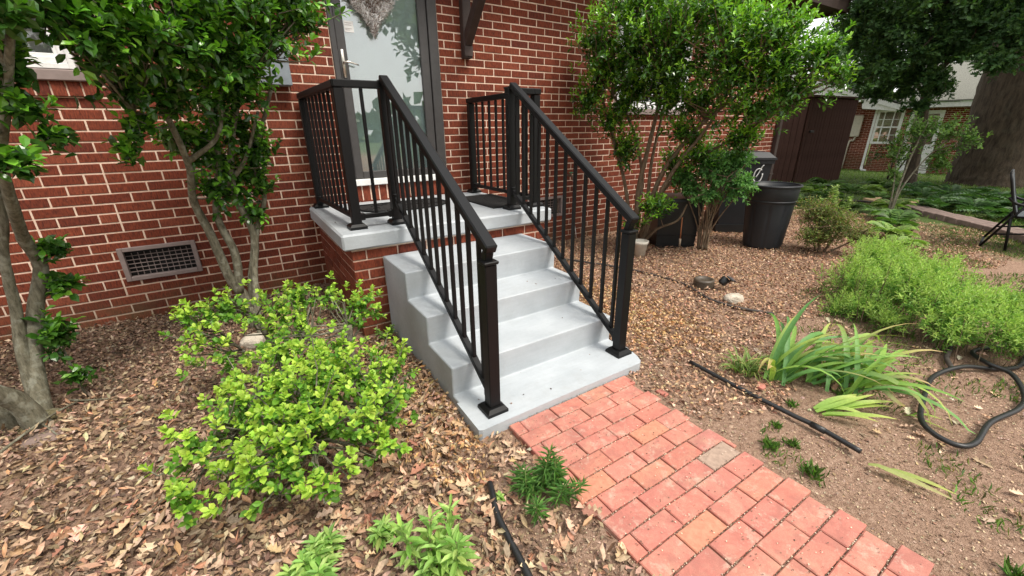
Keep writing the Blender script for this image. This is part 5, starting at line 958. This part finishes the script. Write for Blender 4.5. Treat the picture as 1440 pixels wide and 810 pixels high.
for i, (x, y) in enumerate(FP): fern('fern', 'mid green fern in the bank of ferns below the big oak', x, y, rs.uniform(.42, .6), 13, [(.06, .14, .04), (.09, .19, .055), (.05, .11, .035)], 1.1, 'ferns below the oak')
OTH = [(12.4, -.26, .5, 'dark'), (11.28, -.32, .42, 'y'), (10.91, -.14, .4, 'dark'), (9.8, -1.0, .38, 'dark'), (8.38, -1.6, .42, 'y'), (9.0, -.5, .4, 'dark'), (7.4, -1.9, .4, 'dark'), (6.9, -2.1, .42, 'dark'), (7.8, -1.2, .35, 'dark'), (10.4, .3, .45, 'dark'), (9.6, .1, .4, 'y'), (6.1, -2.3, .42, 'y'), (5.5, -2.5, .36, 'y'), (8.0, -.4, .3, 'dark'), (11.6, .6, .5, 'dark'), (7.0, -1.2, .3, 'dark')]
for i, (x, y, R, kd) in enumerate(OTH): fern('garden_plant', 'light yellow green leafy plant in the bed between the bins and the edging' if kd == 'y' else 'mid green leafy plant in the bed between the bins and the oak', x, y, R, 11, [(.26, .38, .09), (.20, .32, .07)] if kd == 'y' else MG, 1.2, 'yellow green bed plants' if kd == 'y' else 'mid green bed plants', .035)
woody('foundation_shrub', 'loose shrub with reddish leaves in front of the neighbouring house window', 'shrub', (16.6, .9, -.3), [([(16.6, .9, -.35), (16.6, .9, .4), (16.5, 1.0, 1.0)], .03, .01), ([(16.6, .85, -.35), (16.7, .6, .4), (16.7, .5, .9)], .03, .01)], .02, [(16.5, 1.0, .75, .45, .45, .4), (16.7, .5, .6, .4, .4, .35), (16.5, 1.3, .4, .3, .3, .3)], SOFT, OAKB, dict(dens=150, per=7, tl=.2, L=.09, W=.026, old=DK, young=[(.16, .10, .06), (.10, .18, .05)], up=.2, youngfrac=.25, T=T_SMALL), 20, .006, .15, sm=3)
# trees farther away: behind the neighbouring house, and those the door glass mirrors
def far_tree(lab, x, y, h, R, grp=None, n=60):
    z0 = -.75 if x > 8 else -.02; bl = [(x + rs.uniform(-.6, .6) * R, y + rs.uniform(-.6, .6) * R, z0 + h * rs.uniform(.45, .9), R * .5, R * .5, h * .14) for _ in range(9)]
    woody('broadleaf_tree', lab, 'tree', (x, y, z0), [([(x, y, z0 - .2), (x + .1, y, z0 + h * .35), (x, y + .2, z0 + h * .75)], h * .028, h * .008)] + [([(x, y, z0 + h * .35), (x + rs.uniform(-.5, .5) * R, y + rs.uniform(-.5, .5) * R, z0 + h * .6)], h * .012, .03) for _ in range(3)], .2, bl, TREELEAF, OAKB,
          dict(dens=26, per=6, tl=.8, L=.5, W=.2, old=[(.04, .09, .025), (.06, .12, .03)], young=[(.09, .17, .04)], up=.2, youngfrac=.25, T=T_SMALL, fill=1.7), 0, sm=3)
for x, y, h, R, lab in [(30, -16, 10, 4, 'broad tree far behind the folding chair'), (38, 14, 9, 4, 'tree rising behind the neighbouring house roof')]: far_tree(lab, x, y, h, R)
for x, y, h, R in [(-3, -13, 9, 3.6), (9, -17, 11, 4.5), (-9, -15, 9, 4)]: far_tree({-3: 'tree directly across the yard from the door, mirrored in its glass', 9: 'tallest tree across the yard opposite the bins', -9: 'tree across the yard opposite the far left holly'}[x], x, y, h, R)
n = 5200; a = rng.uniform(0, 2 * np.pi, n); r0 = rng.uniform(75, 110, n); hh = rng.random(n) ** 1.3 * (7 + 4 * np.sin(5 * a) + 2 * np.sin(13 * a)) - .8
P = np.stack([r0 * np.cos(a), r0 * np.sin(a), hh], 1); me = leaves_mesh('distant_wood', P, nrm(rng.normal(size=(n, 3))), nrm(rng.normal(size=(n, 3))), 3.2 * np.ones(n), 1.3 * np.ones(n), palette(n, [(.05, .09, .035), (.07, .12, .045)]), T_SMALL)
tag(link('distant_wood', me, None, TREELEAF), 'distant belt of green trees around the neighbourhood', kind='stuff')
